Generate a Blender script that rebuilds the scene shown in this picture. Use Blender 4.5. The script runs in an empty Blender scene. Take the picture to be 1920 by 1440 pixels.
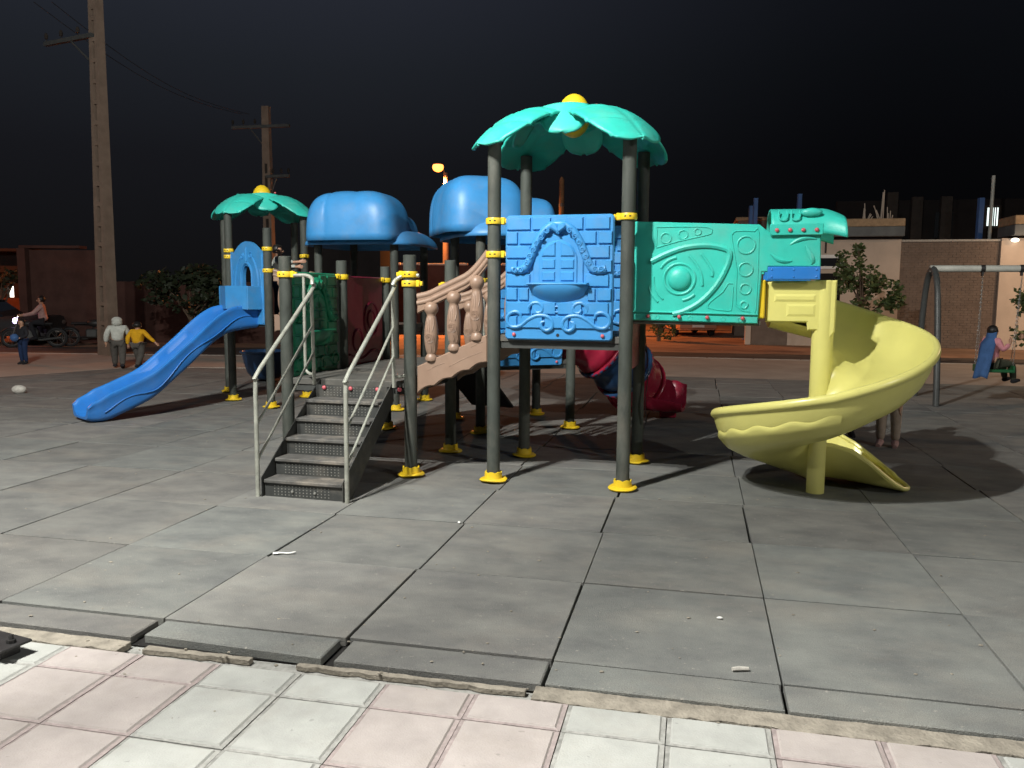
import bpy, math, random
from mathutils import Vector, Matrix, noise
random.seed(7)
R = math.radians
scene = bpy.context.scene
COL = scene.collection

# ------------------------------------------------------------------ camera, sky, exposure
cd = bpy.data.cameras.new('camera')
cam = bpy.data.objects.new('camera', cd)
COL.objects.link(cam)
cd.sensor_width = 36.0
cd.lens = 28.656
cd.clip_start = 0.05
cd.clip_end = 2000
CR = Vector((0.9999781, 0.00073327, 0.00658358))
CU = Vector((-0.00662428, 0.11069134, 0.99383276))
CF = Vector((0.0, 0.99385456, -0.11069377))
mw = Matrix((CR, CU, -CF)).transposed().to_4x4()
mw.translation = Vector((0, 0, 1.656))
cam.matrix_world = mw
scene.camera = cam
scene.render.resolution_x, scene.render.resolution_y = 1024, 768

LAMP_POWER = 3700        # each of the two heads of the white street lamp beside the camera
FILL_POWER = 2500        # added white lamps, unseen behind the camera, that lift the shadows
SODIUM_POWER = 14500     # orange street lamp on the far road
SODIUM_LEFT = 6000
WARM_RIGHT = 3600
WALL_LAMP = 20
SKY_STRENGTH = 1.0

world = bpy.data.worlds.new('World')
scene.world = world
world.use_nodes = True
wn, wl = world.node_tree.nodes, world.node_tree.links
bg = wn['Background']
tc = wn.new('ShaderNodeTexCoord')
sx = wn.new('ShaderNodeSeparateXYZ')
wl.new(tc.outputs['Generated'], sx.inputs[0])
rampz = wn.new('ShaderNodeValToRGB')          # dark town sky: near black low down, navy higher up
for i_, (p_, c_) in enumerate(((0.0, (.0046, .0044, .0046)), (.15, (.0074, .0078, .0100)), (.25, (.0120, .0140, .0185)), (.35, (.0185, .0212, .0305)), (.6, (.0200, .0230, .0330)))):
    e = rampz.color_ramp.elements[i_] if i_ < 2 else rampz.color_ramp.elements.new(p_)
    e.position = p_; e.color = (*c_, 1)
wl.new(sx.outputs['Z'], rampz.inputs[0])
mr = wn.new('ShaderNodeMapRange')
mr.interpolation_type = 'SMOOTHSTEP'; mr.inputs['From Min'].default_value = -0.25; mr.inputs['From Max'].default_value = 0.45
mr.inputs['To Min'].default_value = 1.08; mr.inputs['To Max'].default_value = 0.26
wl.new(sx.outputs['X'], mr.inputs['Value'])
mm = wn.new('ShaderNodeVectorMath'); mm.operation = 'SCALE'
wl.new(rampz.outputs[0], mm.inputs[0]); wl.new(mr.outputs[0], mm.inputs['Scale'])
wl.new(mm.outputs[0], bg.inputs['Color'])
bg.inputs['Strength'].default_value = SKY_STRENGTH

vs = scene.view_settings
vs.view_transform = 'Standard'; vs.look = 'None'; vs.exposure = 0.0; vs.gamma = 1.0
vs.use_curve_mapping = False
scene.render.engine = 'CYCLES'
scene.cycles.max_bounces = 6
scene.cycles.use_denoising = True
scene.cycles.sample_clamp_indirect = 4.0

# ------------------------------------------------------------------ mesh helpers
class MB:
    """collects pieces into one mesh"""
    def __init__(s): s.v = []; s.f = []; s.sm = []
    def add(s, vs, fs, smooth=False, M=None):
        b = len(s.v)
        for p in vs:
            p = Vector(p)
            s.v.append(M @ p if M else p)
        for f in fs:
            s.f.append([i + b for i in f]); s.sm.append(smooth)
        return s
    def box(s, x0, x1, y0, y1, z0, z1, M=None):
        vs = [(x, y, z) for z in (z0, z1) for y in (y0, y1) for x in (x0, x1)]
        return s.add(vs, [(0, 2, 3, 1), (4, 5, 7, 6), (0, 1, 5, 4), (2, 6, 7, 3), (0, 4, 6, 2), (1, 3, 7, 5)], False, M)
    def cbox(s, x0, x1, y0, y1, z0, z1, c=0.005, M=None):
        """box with chamfered edges"""
        vs, idx = [], {}
        for ix, x in enumerate((x0, x1)):
            for iy, y in enumerate((y0, y1)):
                for iz, z in enumerate((z0, z1)):
                    sx_, sy_, sz_ = (1, -1)[ix], (1, -1)[iy], (1, -1)[iz]
                    for a in range(3):
                        d = [c * sx_, c * sy_, c * sz_]; d[a] = 0
                        idx[(ix, iy, iz, a)] = len(vs)
                        vs.append((x + d[0], y + d[1], z + d[2]))
        F = []
        for k in (0, 1):
            q = lambda a, b: idx[(k, a, b, 0)]
            f = [q(0, 0), q(1, 0), q(1, 1), q(0, 1)]; F.append(f if k else f[::-1])
            q = lambda a, b: idx[(a, k, b, 1)]
            f = [q(0, 0), q(0, 1), q(1, 1), q(1, 0)]; F.append(f if k else f[::-1])
            q = lambda a, b: idx[(a, b, k, 2)]
            f = [q(0, 0), q(1, 0), q(1, 1), q(0, 1)]; F.append(f if k else f[::-1])
        for i in (0, 1):
            for j in (0, 1):
                F.append([idx[(i, j, 0, 0)], idx[(i, j, 1, 0)], idx[(i, j, 1, 1)], idx[(i, j, 0, 1)]])
                F.append([idx[(i, 0, j, 0)], idx[(i, 1, j, 0)], idx[(i, 1, j, 2)], idx[(i, 0, j, 2)]])
                F.append([idx[(0, i, j, 1)], idx[(1, i, j, 1)], idx[(1, i, j, 2)], idx[(0, i, j, 2)]])
        for i in (0, 1):
            for j in (0, 1):
                for k in (0, 1): F.append([idx[(i, j, k, 0)], idx[(i, j, k, 1)], idx[(i, j, k, 2)]])
        return s.add(vs, F, False, M)
    def tube(s, pts, r, n=8, caps=True, M=None, smooth=True, flat=1.0):
        pts = [Vector(p) for p in pts]
        if not hasattr(r, '__len__'): r = [r] * len(pts)
        t0 = (pts[1] - pts[0]).normalized()
        up = Vector((0, 0, 1)) if abs(t0.z) < 0.9 else Vector((1, 0, 0))
        a = t0.cross(up).normalized()
        vs, fs = [], []
        for i, p in enumerate(pts):
            if i == 0: t = t0
            elif i == len(pts) - 1: t = (pts[i] - pts[i - 1]).normalized()
            else: t = ((pts[i + 1] - pts[i]).normalized() + (pts[i] - pts[i - 1]).normalized()).normalized()
            a = (a - t * a.dot(t)).normalized()
            b = t.cross(a)
            for k in range(n):
                w = 2 * math.pi * k / n
                vs.append(p + (a * math.cos(w) + b * math.sin(w) * flat) * r[i])
        for i in range(len(pts) - 1):
            for k in range(n):
                k2 = (k + 1) % n
                fs.append((i * n + k, i * n + k2, (i + 1) * n + k2, (i + 1) * n + k))
        s.add(vs, fs, smooth, M)
        if caps:
            m = (len(pts) - 1) * n
            s.add(vs[:n], [tuple(range(n))[::-1]], False, M)
            s.add(vs[m:m + n], [tuple(range(n))], False, M)
        return s
    def lathe(s, prof, n=16, M=None, smooth=True, wob=None):
        """profile of (r, z) turned round z"""
        vs, fs = [], []
        for i, (r_, z) in enumerate(prof):
            for k in range(n):
                w = 2 * math.pi * k / n
                zz = z + (wob(i, w) if wob else 0)
                vs.append((r_ * math.cos(w), r_ * math.sin(w), zz))
        for i in range(len(prof) - 1):
            for k in range(n):
                k2 = (k + 1) % n
                fs.append((i * n + k, i * n + k2, (i + 1) * n + k2, (i + 1) * n + k))
        s.add(vs, fs, smooth, M)
        for i, rev in ((0, True), (len(prof) - 1, False)):
            if prof[i][0] > 1e-4:
                f = tuple(range(n)); s.add(vs[i * n:i * n + n], [f[::-1] if rev else f], False, M)
        return s
    def ball(s, c, r, n=12, m=8, M=None):
        if not hasattr(r, '__len__'): r = (r, r, r)
        prof = [(math.sin(math.pi * i / m), -math.cos(math.pi * i / m)) for i in range(m + 1)]
        T = Matrix.Translation(c) @ Matrix.Diagonal((r[0], r[1], r[2], 1))
        prof[0] = (1e-5, -1); prof[-1] = (1e-5, 1)
        return s.lathe(prof, n, (M @ T) if M else T)
    def grid(s, fn, nu, nv, smooth=True, M=None, wrap=False):
        vs = [fn(i / nu, j / nv) for i in range(nu + 1) for j in range(nv + 1)]
        w = nv + 1
        fs = [(i * w + j, (i + 1) * w + j, (i + 1) * w + j + 1, i * w + j + 1) for i in range(nu) for j in range(nv)]
        return s.add(vs, fs, smooth, M)
    def prism(s, poly, d0, d1, axis='y', c=0.0, M=None, smooth_side=False):
        """polygon in the plane extruded; axis y: poly=(x,z), front face at d0; axis z: poly=(x,y)"""
        n = len(poly)
        cx = sum(p[0] for p in poly) / n; cy = sum(p[1] for p in poly) / n
        def pt(p, d): return (p[0], d, p[1]) if axis == 'y' else ((p[0], p[1], d) if axis == 'z' else (d, p[0], p[1]))
        if c > 0:
            inn = inset(poly, c)
            sg = 1 if d1 > d0 else -1
            rings = [[pt(p, d0) for p in inn], [pt(p, d0 + sg * c) for p in poly], [pt(p, d1) for p in poly]]
        else:
            rings = [[pt(p, d0) for p in poly], [pt(p, d1) for p in poly]]
        vs = [p for r_ in rings for p in r_]
        fs = []
        for i in range(len(rings) - 1):
            for k in range(n):
                k2 = (k + 1) % n
                fs.append((i * n + k, i * n + k2, (i + 1) * n + k2, (i + 1) * n + k))
        s.add(vs, fs, smooth_side, M)
        s.add(rings[0], [tuple(range(n))], False, M)
        s.add(rings[-1], [tuple(range(n))[::-1]], False, M)
        return s
    def relief(s, x0, x1, z0, z1, yb, yf, ins=0.008, M=None):
        """raised block on a panel whose face looks along -y"""
        vs = [(x0, yb, z0), (x1, yb, z0), (x1, yb, z1), (x0, yb, z1),
              (x0 + ins, yf, z0 + ins), (x1 - ins, yf, z0 + ins), (x1 - ins, yf, z1 - ins), (x0 + ins, yf, z1 - ins)]
        return s.add(vs, [(4, 5, 6, 7), (0, 1, 5, 4), (1, 2, 6, 5), (2, 3, 7, 6), (3, 0, 4, 7)], False, M)
    def build(s, name, m, parent=None, loc=None, rotz=None, angle=38, solid=0, sub=0, fixn=True):
        me = bpy.data.meshes.new(name)
        me.from_pydata([tuple(p) for p in s.v], [], s.f)
        me.polygons.foreach_set('use_smooth', s.sm)
        if fixn:
            import bmesh
            bm = bmesh.new(); bm.from_mesh(me)
            bmesh.ops.remove_doubles(bm, verts=bm.verts, dist=1e-5)
            bmesh.ops.recalc_face_normals(bm, faces=bm.faces)
            bm.to_mesh(me); bm.free()
        if any(s.sm): me.set_sharp_from_angle(angle=R(angle))
        me.materials.append(m)
        o = bpy.data.objects.new(name, me)
        COL.objects.link(o)
        if parent: o.parent = parent
        if loc is not None: o.location = loc
        if rotz is not None: o.rotation_euler = (0, 0, rotz)
        if solid:
            md = o.modifiers.new('shell', 'SOLIDIFY'); md.thickness = solid; md.offset = -1
        if sub:
            md = o.modifiers.new('sub', 'SUBSURF'); md.levels = md.render_levels = sub
        return o

def inset(poly, c):
    n = len(poly); out = []
    area = sum(poly[i][0] * poly[(i + 1) % n][1] - poly[(i + 1) % n][0] * poly[i][1] for i in range(n))
    sg = 1 if area > 0 else -1
    for i in range(n):
        p0, p1, p2 = Vector(poly[i - 1]), Vector(poly[i]), Vector(poly[(i + 1) % n])
        d1, d2 = (p1 - p0), (p2 - p1)
        if d1.length < 1e-7 or d2.length < 1e-7: out.append(tuple(p1)); continue
        d1.normalize(); d2.normalize()
        n1 = Vector((-d1.y, d1.x)) * sg; n2 = Vector((-d2.y, d2.x)) * sg
        b = n1 + n2
        b = b / max(b.length_squared, 0.3) * 2 if b.length > 1e-6 else n1
        out.append(tuple(p1 + b * c))
    return out

def rrect(x0, x1, z0, z1, r, n=4):
    P = []
    for cx, cz, a0 in ((x1 - r, z0 + r, -90), (x1 - r, z1 - r, 0), (x0 + r, z1 - r, 90), (x0 + r, z0 + r, 180)):
        for k in range(n + 1):
            a = R(a0 + 90 * k / n); P.append((cx + r * math.cos(a), cz + r * math.sin(a)))
    return P

def smooth_path(pts, k=4):
    """Catmull-Rom through the points"""
    P = [Vector(p) for p in pts]; out = []
    for i in range(len(P) - 1):
        p0 = P[i - 1] if i else P[0] * 2 - P[1]
        p1, p2 = P[i], P[i + 1]
        p3 = P[i + 2] if i + 2 < len(P) else P[-1] * 2 - P[-2]
        for j in range(k):
            t = j / k
            out.append(0.5 * ((2 * p1) + (p2 - p0) * t + (2 * p0 - 5 * p1 + 4 * p2 - p3) * t * t + (3 * p1 - p0 - 3 * p2 + p3) * t ** 3))
    out.append(P[-1])
    return out

def interp(x, xs, ys):
    if x <= xs[0]: return ys[0]
    for i in range(len(xs) - 1):
        if x <= xs[i + 1]:
            t = (x - xs[i]) / (xs[i + 1] - xs[i]); return ys[i] + (ys[i + 1] - ys[i]) * t
    return ys[-1]

# ------------------------------------------------------------------ object helpers
def tag(o, label, cat, group=None):
    o['label'] = label; o['category'] = cat
    if group: o['group'] = group
    return o
def thing(name, label, cat, loc=(0, 0, 0), rotz=0, group=None):
    o = bpy.data.objects.new(name, None); COL.objects.link(o)
    o.empty_display_size = 0.2
    o.location = loc; o.rotation_euler = (0, 0, rotz)
    return tag(o, label, cat, group)
def sub(name, parent, loc=(0, 0, 0), rotz=0, label=None):
    """an Empty part that only holds sub-parts"""
    o = bpy.data.objects.new(name, None); COL.objects.link(o)
    o.empty_display_size = 0.1
    o.parent = parent; o.location = loc; o.rotation_euler = (0, 0, rotz)
    if label: o['label'] = label
    return o
def dup(o, parent=None, loc=None, rotz=None, mat=None):
    c = o.copy(); COL.objects.link(c)
    if parent is not None: c.parent = parent
    if loc is not None: c.location = loc
    if rotz is not None: c.rotation_euler = (0, 0, rotz)
    for ch in list(o.children): dup(ch, c)
    return c
def struct(o): o['kind'] = 'structure'; return o
def stuff(o): o['kind'] = 'stuff'; return o

# ------------------------------------------------------------------ materials
def mat(name, col, rough=0.5, spec=0.5, metal=0.0, var=0.0, scale=6.0, bump=0.0, bscale=80.0, col2=None,
        rnd=0.0, detail=4.0, tint=0.0, grain=0.0, coat=0.0, speck=None, dirt=0.0, sss=0.0, stretch=None):
    m = bpy.data.materials.new(name); m.use_nodes = True
    nt = m.node_tree; N, L = nt.nodes, nt.links
    b = N['Principled BSDF']
    b.inputs['Roughness'].default_value = rough
    b.inputs['Specular IOR Level'].default_value = spec
    b.inputs['Metallic'].default_value = metal
    if coat: b.inputs['Coat Weight'].default_value = coat; b.inputs['Coat Roughness'].default_value = 0.15
    if sss:
        b.inputs['Subsurface Weight'].default_value = sss; b.inputs['Subsurface Radius'].default_value = (0.04, 0.04, 0.02)
    geo = N.new('ShaderNodeTexCoord')
    src = geo.outputs['Object']
    if stretch:
        mp = N.new('ShaderNodeMapping'); mp.inputs['Scale'].default_value = stretch
        L.new(src, mp.inputs[0]); src = mp.outputs[0]
    if rnd:
        oi = N.new('ShaderNodeObjectInfo')
        ad = N.new('ShaderNodeVectorMath'); ad.operation = 'MULTIPLY_ADD'
        cb = N.new('ShaderNodeCombineXYZ')
        for i in range(3): L.new(oi.outputs['Random'], cb.inputs[i])
        ad.inputs[1].default_value = (37, 53, 71)
        L.new(cb.outputs[0], ad.inputs[0]); L.new(src, ad.inputs[2]); src = ad.outputs[0]
    base = None
    c2 = col2 or tuple(c * (1 - var) for c in col)
    c1 = col if col2 else tuple(min(1, c * (1 + var)) for c in col)
    nz = N.new('ShaderNodeTexNoise'); nz.inputs['Scale'].default_value = scale; nz.inputs['Detail'].default_value = detail
    nz.inputs['Roughness'].default_value = 0.6
    L.new(src, nz.inputs['Vector'])
    rp = N.new('ShaderNodeValToRGB')
    rp.color_ramp.elements[0].position = 0.32; rp.color_ramp.elements[1].position = 0.68
    rp.color_ramp.elements[0].color = (*c2, 1); rp.color_ramp.elements[1].color = (*c1, 1)
    L.new(nz.outputs['Fac'], rp.inputs[0]); base = rp.outputs[0]
    if rnd:
        hv = N.new('ShaderNodeHueSaturation')
        r2 = N.new('ShaderNodeMapRange')
        r2.inputs['To Min'].default_value = 1 - rnd; r2.inputs['To Max'].default_value = 1 + rnd
        L.new(oi.outputs['Random'], r2.inputs['Value']); L.new(r2.outputs[0], hv.inputs['Value'])
        L.new(base, hv.inputs['Color']); base = hv.outputs[0]
        if tint:
            wn_ = N.new('ShaderNodeTexWhiteNoise'); wn_.noise_dimensions = '1D'
            L.new(oi.outputs['Random'], wn_.inputs['W'])
            mt = N.new('ShaderNodeMix'); mt.data_type = 'RGBA'
            mt.inputs['A'].default_value = (1 - tint, 1 + tint * .25, 1 + tint * .1, 1); mt.inputs['B'].default_value = (1 + tint * .6, 1 - tint * .3, 1 - tint * .9, 1)
            L.new(wn_.outputs['Value'], mt.inputs['Factor'])
            mu = N.new('ShaderNodeMix'); mu.data_type = 'RGBA'; mu.blend_type = 'MULTIPLY'; mu.inputs['Factor'].default_value = 1
            L.new(base, mu.inputs['A']); L.new(mt.outputs['Result'], mu.inputs['B']); base = mu.outputs['Result']
    if dirt:
        n2 = N.new('ShaderNodeTexNoise'); n2.inputs['Scale'].default_value = scale * 0.35; n2.inputs['Detail'].default_value = 8
        n2.inputs['Roughness'].default_value = 0.72
        L.new(src, n2.inputs['Vector'])
        r3 = N.new('ShaderNodeValToRGB'); r3.color_ramp.elements[0].position = 0.5; r3.color_ramp.elements[1].position = 0.72
        r3.color_ramp.elements[0].color = (0, 0, 0, 1); r3.color_ramp.elements[1].color = (dirt, dirt, dirt, 1)
        L.new(n2.outputs['Fac'], r3.inputs[0])
        mx = N.new('ShaderNodeMix'); mx.data_type = 'RGBA'
        mx.inputs['B'].default_value = (0.30, 0.26, 0.21, 1)
        L.new(r3.outputs[0], mx.inputs['Factor']); L.new(base, mx.inputs['A']); base = mx.outputs['Result']
    if speck:
        vz = N.new('ShaderNodeTexNoise'); vz.inputs['Scale'].default_value = speck[0]; vz.inputs['Detail'].default_value = 2
        L.new(src, vz.inputs['Vector'])
        r4 = N.new('ShaderNodeValToRGB'); r4.color_ramp.elements[0].position = speck[1]; r4.color_ramp.elements[1].position = speck[1] + 0.05
        r4.color_ramp.elements[0].color = (0, 0, 0, 1); r4.color_ramp.elements[1].color = (speck[3],) * 3 + (1,)
        L.new(vz.outputs['Fac'], r4.inputs[0])
        mx = N.new('ShaderNodeMix'); mx.data_type = 'RGBA'; mx.inputs['B'].default_value = (*speck[2], 1)
        L.new(r4.outputs[0], mx.inputs['Factor']); L.new(base, mx.inputs['A']); base = mx.outputs['Result']
    if grain:
        ng = N.new('ShaderNodeTexNoise'); ng.inputs['Scale'].default_value = 230; ng.inputs['Detail'].default_value = 2
        L.new(geo.outputs['Object'], ng.inputs['Vector'])
        rg_ = N.new('ShaderNodeMapRange'); rg_.inputs['From Min'].default_value = .3; rg_.inputs['From Max'].default_value = .7
        rg_.inputs['To Min'].default_value = 1 - grain; rg_.inputs['To Max'].default_value = 1 + grain
        L.new(ng.outputs['Fac'], rg_.inputs['Value'])
        vm = N.new('ShaderNodeVectorMath'); vm.operation = 'SCALE'
        L.new(base, vm.inputs[0]); L.new(rg_.outputs[0], vm.inputs['Scale']); base = vm.outputs[0]
    L.new(base, b.inputs['Base Color'])
    if bump:
        n3 = N.new('ShaderNodeTexNoise'); n3.inputs['Scale'].default_value = bscale; n3.inputs['Detail'].default_value = 3
        L.new(src, n3.inputs['Vector'])
        bp = N.new('ShaderNodeBump'); bp.inputs['Strength'].default_value = bump; bp.inputs['Distance'].default_value = 0.01
        L.new(n3.outputs['Fac'], bp.inputs['Height']); L.new(bp.outputs[0], b.inputs['Normal'])
    return m
def emit(name, col, strength):
    m = bpy.data.materials.new(name); m.use_nodes = True
    b = m.node_tree.nodes['Principled BSDF']
    b.inputs['Base Color'].default_value = (0.8, 0.8, 0.8, 1)
    b.inputs['Emission Color'].default_value = (*col, 1); b.inputs['Emission Strength'].default_value = strength
    return m

M = {}
M['blue'] = mat('blue plastic', (0.041, 0.235, 0.525), 0.42, 0.45, var=0.07, scale=5, bump=0.12, bscale=160, dirt=0.22)
M['slide_blue'] = mat('glossy blue plastic', (0.026, 0.185, 0.56), 0.30, 0.5, var=0.06, scale=5, bump=0.03, bscale=90, dirt=0.10)
M['teal'] = mat('teal green plastic', (0.034, 0.49, 0.40), 0.42, 0.45, var=0.07, scale=5, bump=0.12, bscale=160, dirt=0.20)
M['green'] = mat('deep green plastic', (0.010, 0.17, 0.085), 0.3, 0.5, var=0.1, scale=5, bump=0.06, bscale=120, dirt=0.06)
M['yellow'] = mat('pale yellow plastic', (0.69, 0.65, 0.205), 0.30, 0.5, var=0.04, scale=3, bump=0.03, bscale=60, dirt=0.05)
M['clamp'] = mat('yellow nylon', (0.72, 0.50, 0.020), 0.4, 0.5, var=0.08, scale=9, dirt=0.15)
M['brown'] = mat('tan plastic', (0.258, 0.170, 0.122), 0.42, 0.5, var=0.09, scale=7, bump=0.10, bscale=120, dirt=0.12)
M['maroon'] = mat('maroon plastic', (0.19, 0.016, 0.035), 0.25, 0.5, var=0.1, scale=5, dirt=0.05)
M['red'] = mat('red plastic', (0.33, 0.016, 0.045), 0.25, 0.5, var=0.1, scale=5, dirt=0.05)
M['navy'] = mat('dark blue plastic', (0.02, 0.055, 0.13), 0.3, 0.5, var=0.1, scale=5)
M['bolt'] = mat('pink red bolt cap', (0.50, 0.10, 0.12), 0.35, 0.5, var=0.1, scale=9)
M['post'] = mat('dark grey textured steel', (0.052, 0.060, 0.052), 0.62, 0.35, var=0.22, scale=9, bump=0.35, bscale=230, dirt=0.22, rnd=0.12, stretch=(1, 1, 0.45))
M['deck'] = mat('grey rubber coated deck', (0.085, 0.083, 0.075), 0.75, 0.3, var=0.25, scale=5, bump=0.2, bscale=150, dirt=0.55)
M['beam'] = mat('dark steel beam', (0.045, 0.048, 0.045), 0.6, 0.4, var=0.2, scale=6)
M['tread'] = mat('grey dusty tread', (0.085, 0.083, 0.078), 0.7, 0.35, var=0.3, scale=9, bump=0.25, bscale=180, dirt=0.7)
M['riser'] = mat('dark riser steel', (0.038, 0.040, 0.038), 0.6, 0.4, var=0.2, scale=8, dirt=0.25)
M['stud'] = mat('pale steel stud', (0.16, 0.16, 0.145), 0.5, 0.5, var=0.2, scale=30)  # paler than the risers, standing for the lit edges of the studs
M['tube'] = mat('weathered galvanised tube', (0.36, 0.37, 0.32), 0.42, 0.6, metal=0.35, var=0.22, scale=14, bump=0.12, bscale=120, dirt=0.25)
M['rubber'] = mat('grey rubber tile', (0.190, 0.190, 0.177), 0.82, 0.28, scale=2.6, bump=0.5, bscale=150, col2=(0.118, 0.118, 0.116), rnd=0.11, detail=9, tint=0.035, grain=0.26, stretch=(1.0, 1.5, 1.0),
                  dirt=0.27, speck=(34, 0.70, (0.30, 0.28, 0.25), 0.75))
M['rubber_base'] = mat('black rubber base', (0.022, 0.021, 0.020), 0.9, 0.1, var=0.3, scale=8)
M['mortar'] = mat('sandy mortar', (0.25, 0.225, 0.185), 0.9, 0.2, var=0.25, scale=14, bump=0.8, bscale=60)
def paver_mat(nm, c):
    return mat(nm, c, 0.7, 0.3, var=0.10, scale=7, bump=0.25, bscale=130, rnd=0.05, dirt=0.22, detail=7, speck=(26, 0.72, tuple(k * 0.55 for k in c), 0.5))
M['paver_pink'] = paver_mat('pink paver', (0.355, 0.318, 0.30))
M['paver_grey'] = paver_mat('pale grey paver', (0.355, 0.36, 0.338))
M['groove_pink'] = mat('pink groove', (0.285, 0.24, 0.23), 0.85, 0.2, var=0.25, scale=20)
M['groove_grey'] = mat('grey groove', (0.27, 0.268, 0.25), 0.85, 0.2, var=0.3, scale=20)
M['soil'] = mat('reddish soil', (0.27, 0.17, 0.115), 0.95, 0.15, var=0.3, scale=0.8, bump=0.6, bscale=6, detail=9)
M['road'] = mat('old asphalt', (0.062, 0.052, 0.046), 0.9, 0.25, var=0.25, scale=1.1, bump=0.4, bscale=40, detail=9, dirt=0.25)
M['far_paving'] = mat('far pavement paving', (0.33, 0.28, 0.235), 0.85, 0.2, var=0.12, scale=1.6, bump=0.2, bscale=30, detail=8, dirt=0.25)
M['kerb'] = mat('concrete kerb', (0.34, 0.31, 0.27), 0.85, 0.25, var=0.15, scale=4)
M['concrete'] = mat('concrete pole', (0.17, 0.125, 0.095), 0.85, 0.25, var=0.15, scale=4, bump=0.2, bscale=40)
M['concrete_dark'] = mat('dark concrete', (0.033, 0.027, 0.023), 0.9, 0.2, var=0.2, scale=4)  # dark tone stands for shade inside the pole openings
M['steel_grey'] = mat('painted grey steel', (0.055, 0.058, 0.056), 0.45, 0.5, var=0.15, scale=6)
M['steel_pale'] = mat('pale worn steel', (0.46, 0.46, 0.41), 0.45, 0.5, var=0.12, scale=6)
M['cream'] = mat('cream render', (0.52, 0.43, 0.35), 0.9, 0.2, var=0.10, scale=1.3, bump=0.2, bscale=30, detail=9, dirt=0.25)
M['brickwall'] = mat('brown brick', (0.170, 0.130, 0.105), 0.9, 0.2, var=0.14, scale=3)
M['joint'] = mat('brick joint', (0.150, 0.117, 0.095), 0.95, 0.1, var=0.15, scale=5)
M['redbrick'] = mat('dark red brick wall', (0.075, 0.038, 0.031), 0.95, 0.15, var=0.2, scale=2, detail=8)
M['slab'] = mat('grey roof slab', (0.13, 0.14, 0.14), 0.8, 0.3, var=0.15, scale=3)
M['slabtop'] = mat('sandy roof edge', (0.36, 0.25, 0.15), 0.9, 0.2, var=0.25, scale=6)
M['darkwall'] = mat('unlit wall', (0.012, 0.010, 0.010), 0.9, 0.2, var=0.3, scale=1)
M['bluepaint'] = mat('blue painted steel', (0.055, 0.13, 0.32), 0.5, 0.4, var=0.1, scale=4)
M['wood'] = mat('weathered timber', (0.20, 0.12, 0.06), 0.85, 0.2, var=0.2, scale=5)
M['leaf'] = mat('dusty leaf', (0.075, 0.105, 0.035), 0.6, 0.4, var=0.35, scale=9, rnd=0.1)
M['leaf_dark'] = mat('dark leaf', (0.018, 0.026, 0.011), 0.6, 0.4, var=0.35, scale=9)
M['bark'] = mat('bark', (0.12, 0.085, 0.06), 0.9, 0.2, var=0.25, scale=14)
M['black'] = mat('black rubber', (0.015, 0.015, 0.016), 0.6, 0.4, var=0.2, scale=8)
M['blackmetal'] = mat('black painted iron', (0.020, 0.019, 0.019), 0.5, 0.5, var=0.3, scale=12, bump=0.2, bscale=90)
M['white'] = mat('white plastic', (0.75, 0.75, 0.72), 0.5, 0.5, var=0.06, scale=20)
M['stone'] = mat('grey stone', (0.42, 0.40, 0.36), 0.9, 0.2, var=0.2, scale=20, bump=0.5, bscale=60)
M['chrome'] = mat('worn chrome', (0.5, 0.5, 0.48), 0.3, 0.5, metal=0.9, var=0.1, scale=20)
M['car'] = mat('orange car paint', (0.42, 0.20, 0.12), 0.35, 0.5, var=0.05, scale=2, coat=0.5)
M['glass'] = mat('dark glass', (0.015, 0.017, 0.02), 0.08, 0.6, var=0.1, scale=2)
M['plate'] = mat('number plate white', (0.7, 0.68, 0.62), 0.5, 0.4, var=0.05, scale=10)
M['skin'] = mat('skin', (0.42, 0.235, 0.155), 0.55, 0.4, var=0.06, scale=10, sss=0.1)
M['hair'] = mat('black hair', (0.012, 0.010, 0.009), 0.5, 0.4, var=0.3, scale=30)
def cloth(n, c): return mat(n, c, 0.9, 0.15, var=0.15, scale=14, bump=0.3, bscale=60)
M['c_yellow'] = cloth('yellow cotton', (0.62, 0.33, 0.015)); M['c_white'] = cloth('off white cotton', (0.44, 0.45, 0.41))
M['c_grey'] = cloth('grey cotton', (0.085, 0.078, 0.070)); M['c_dark'] = cloth('dark cotton', (0.022, 0.022, 0.026))
M['c_blue'] = cloth('blue cotton', (0.05, 0.11, 0.25)); M['c_pink'] = cloth('pink cotton', (0.60, 0.25, 0.28))
M['c_green'] = cloth('olive cotton', (0.06, 0.065, 0.045)); M['c_beige'] = cloth('beige cotton', (0.42, 0.33, 0.26))
M['c_navy'] = cloth('navy cotton', (0.016, 0.030, 0.075)); M['c_rose'] = cloth('dusty rose cotton', (0.42, 0.26, 0.24))
M['swing_green'] = mat('green swing plastic', (0.012, 0.10, 0.035), 0.4, 0.5, var=0.1, scale=8)
M['lit_window'] = emit('lit window', (1.0, 0.93, 0.80), 3.2)
M['lit_window_cool'] = emit('cool lit window', (0.85, 1.0, 0.95), 1.6)
M['sodium'] = emit('sodium lamp glass', (1.0, 0.26, 0.04), 4.0)
M['headlight'] = emit('motorcycle headlight', (0.75, 0.60, 1.0), 14.0)
M['led'] = emit('white street lamp glass', (0.97, 1.0, 0.95), 30.0)
M['smallbulb'] = emit('small bulb', (1.0, 0.9, 0.75), 3.0)

# ------------------------------------------------------------------ ground, roads, paving
YAW = -0.2205
AX = Vector((math.cos(YAW), math.sin(YAW))); BX = Vector((-AX.y, AX.x))
T0 = Vector((-2.7375, 4.2053))
def tg(a, b):           # rubber grid -> world
    p = T0 + AX * a + BX * (b * 1.0216); return p
def gn(n, t):           # metres along / across the border -> world
    return AX * t + BX * n

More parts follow.
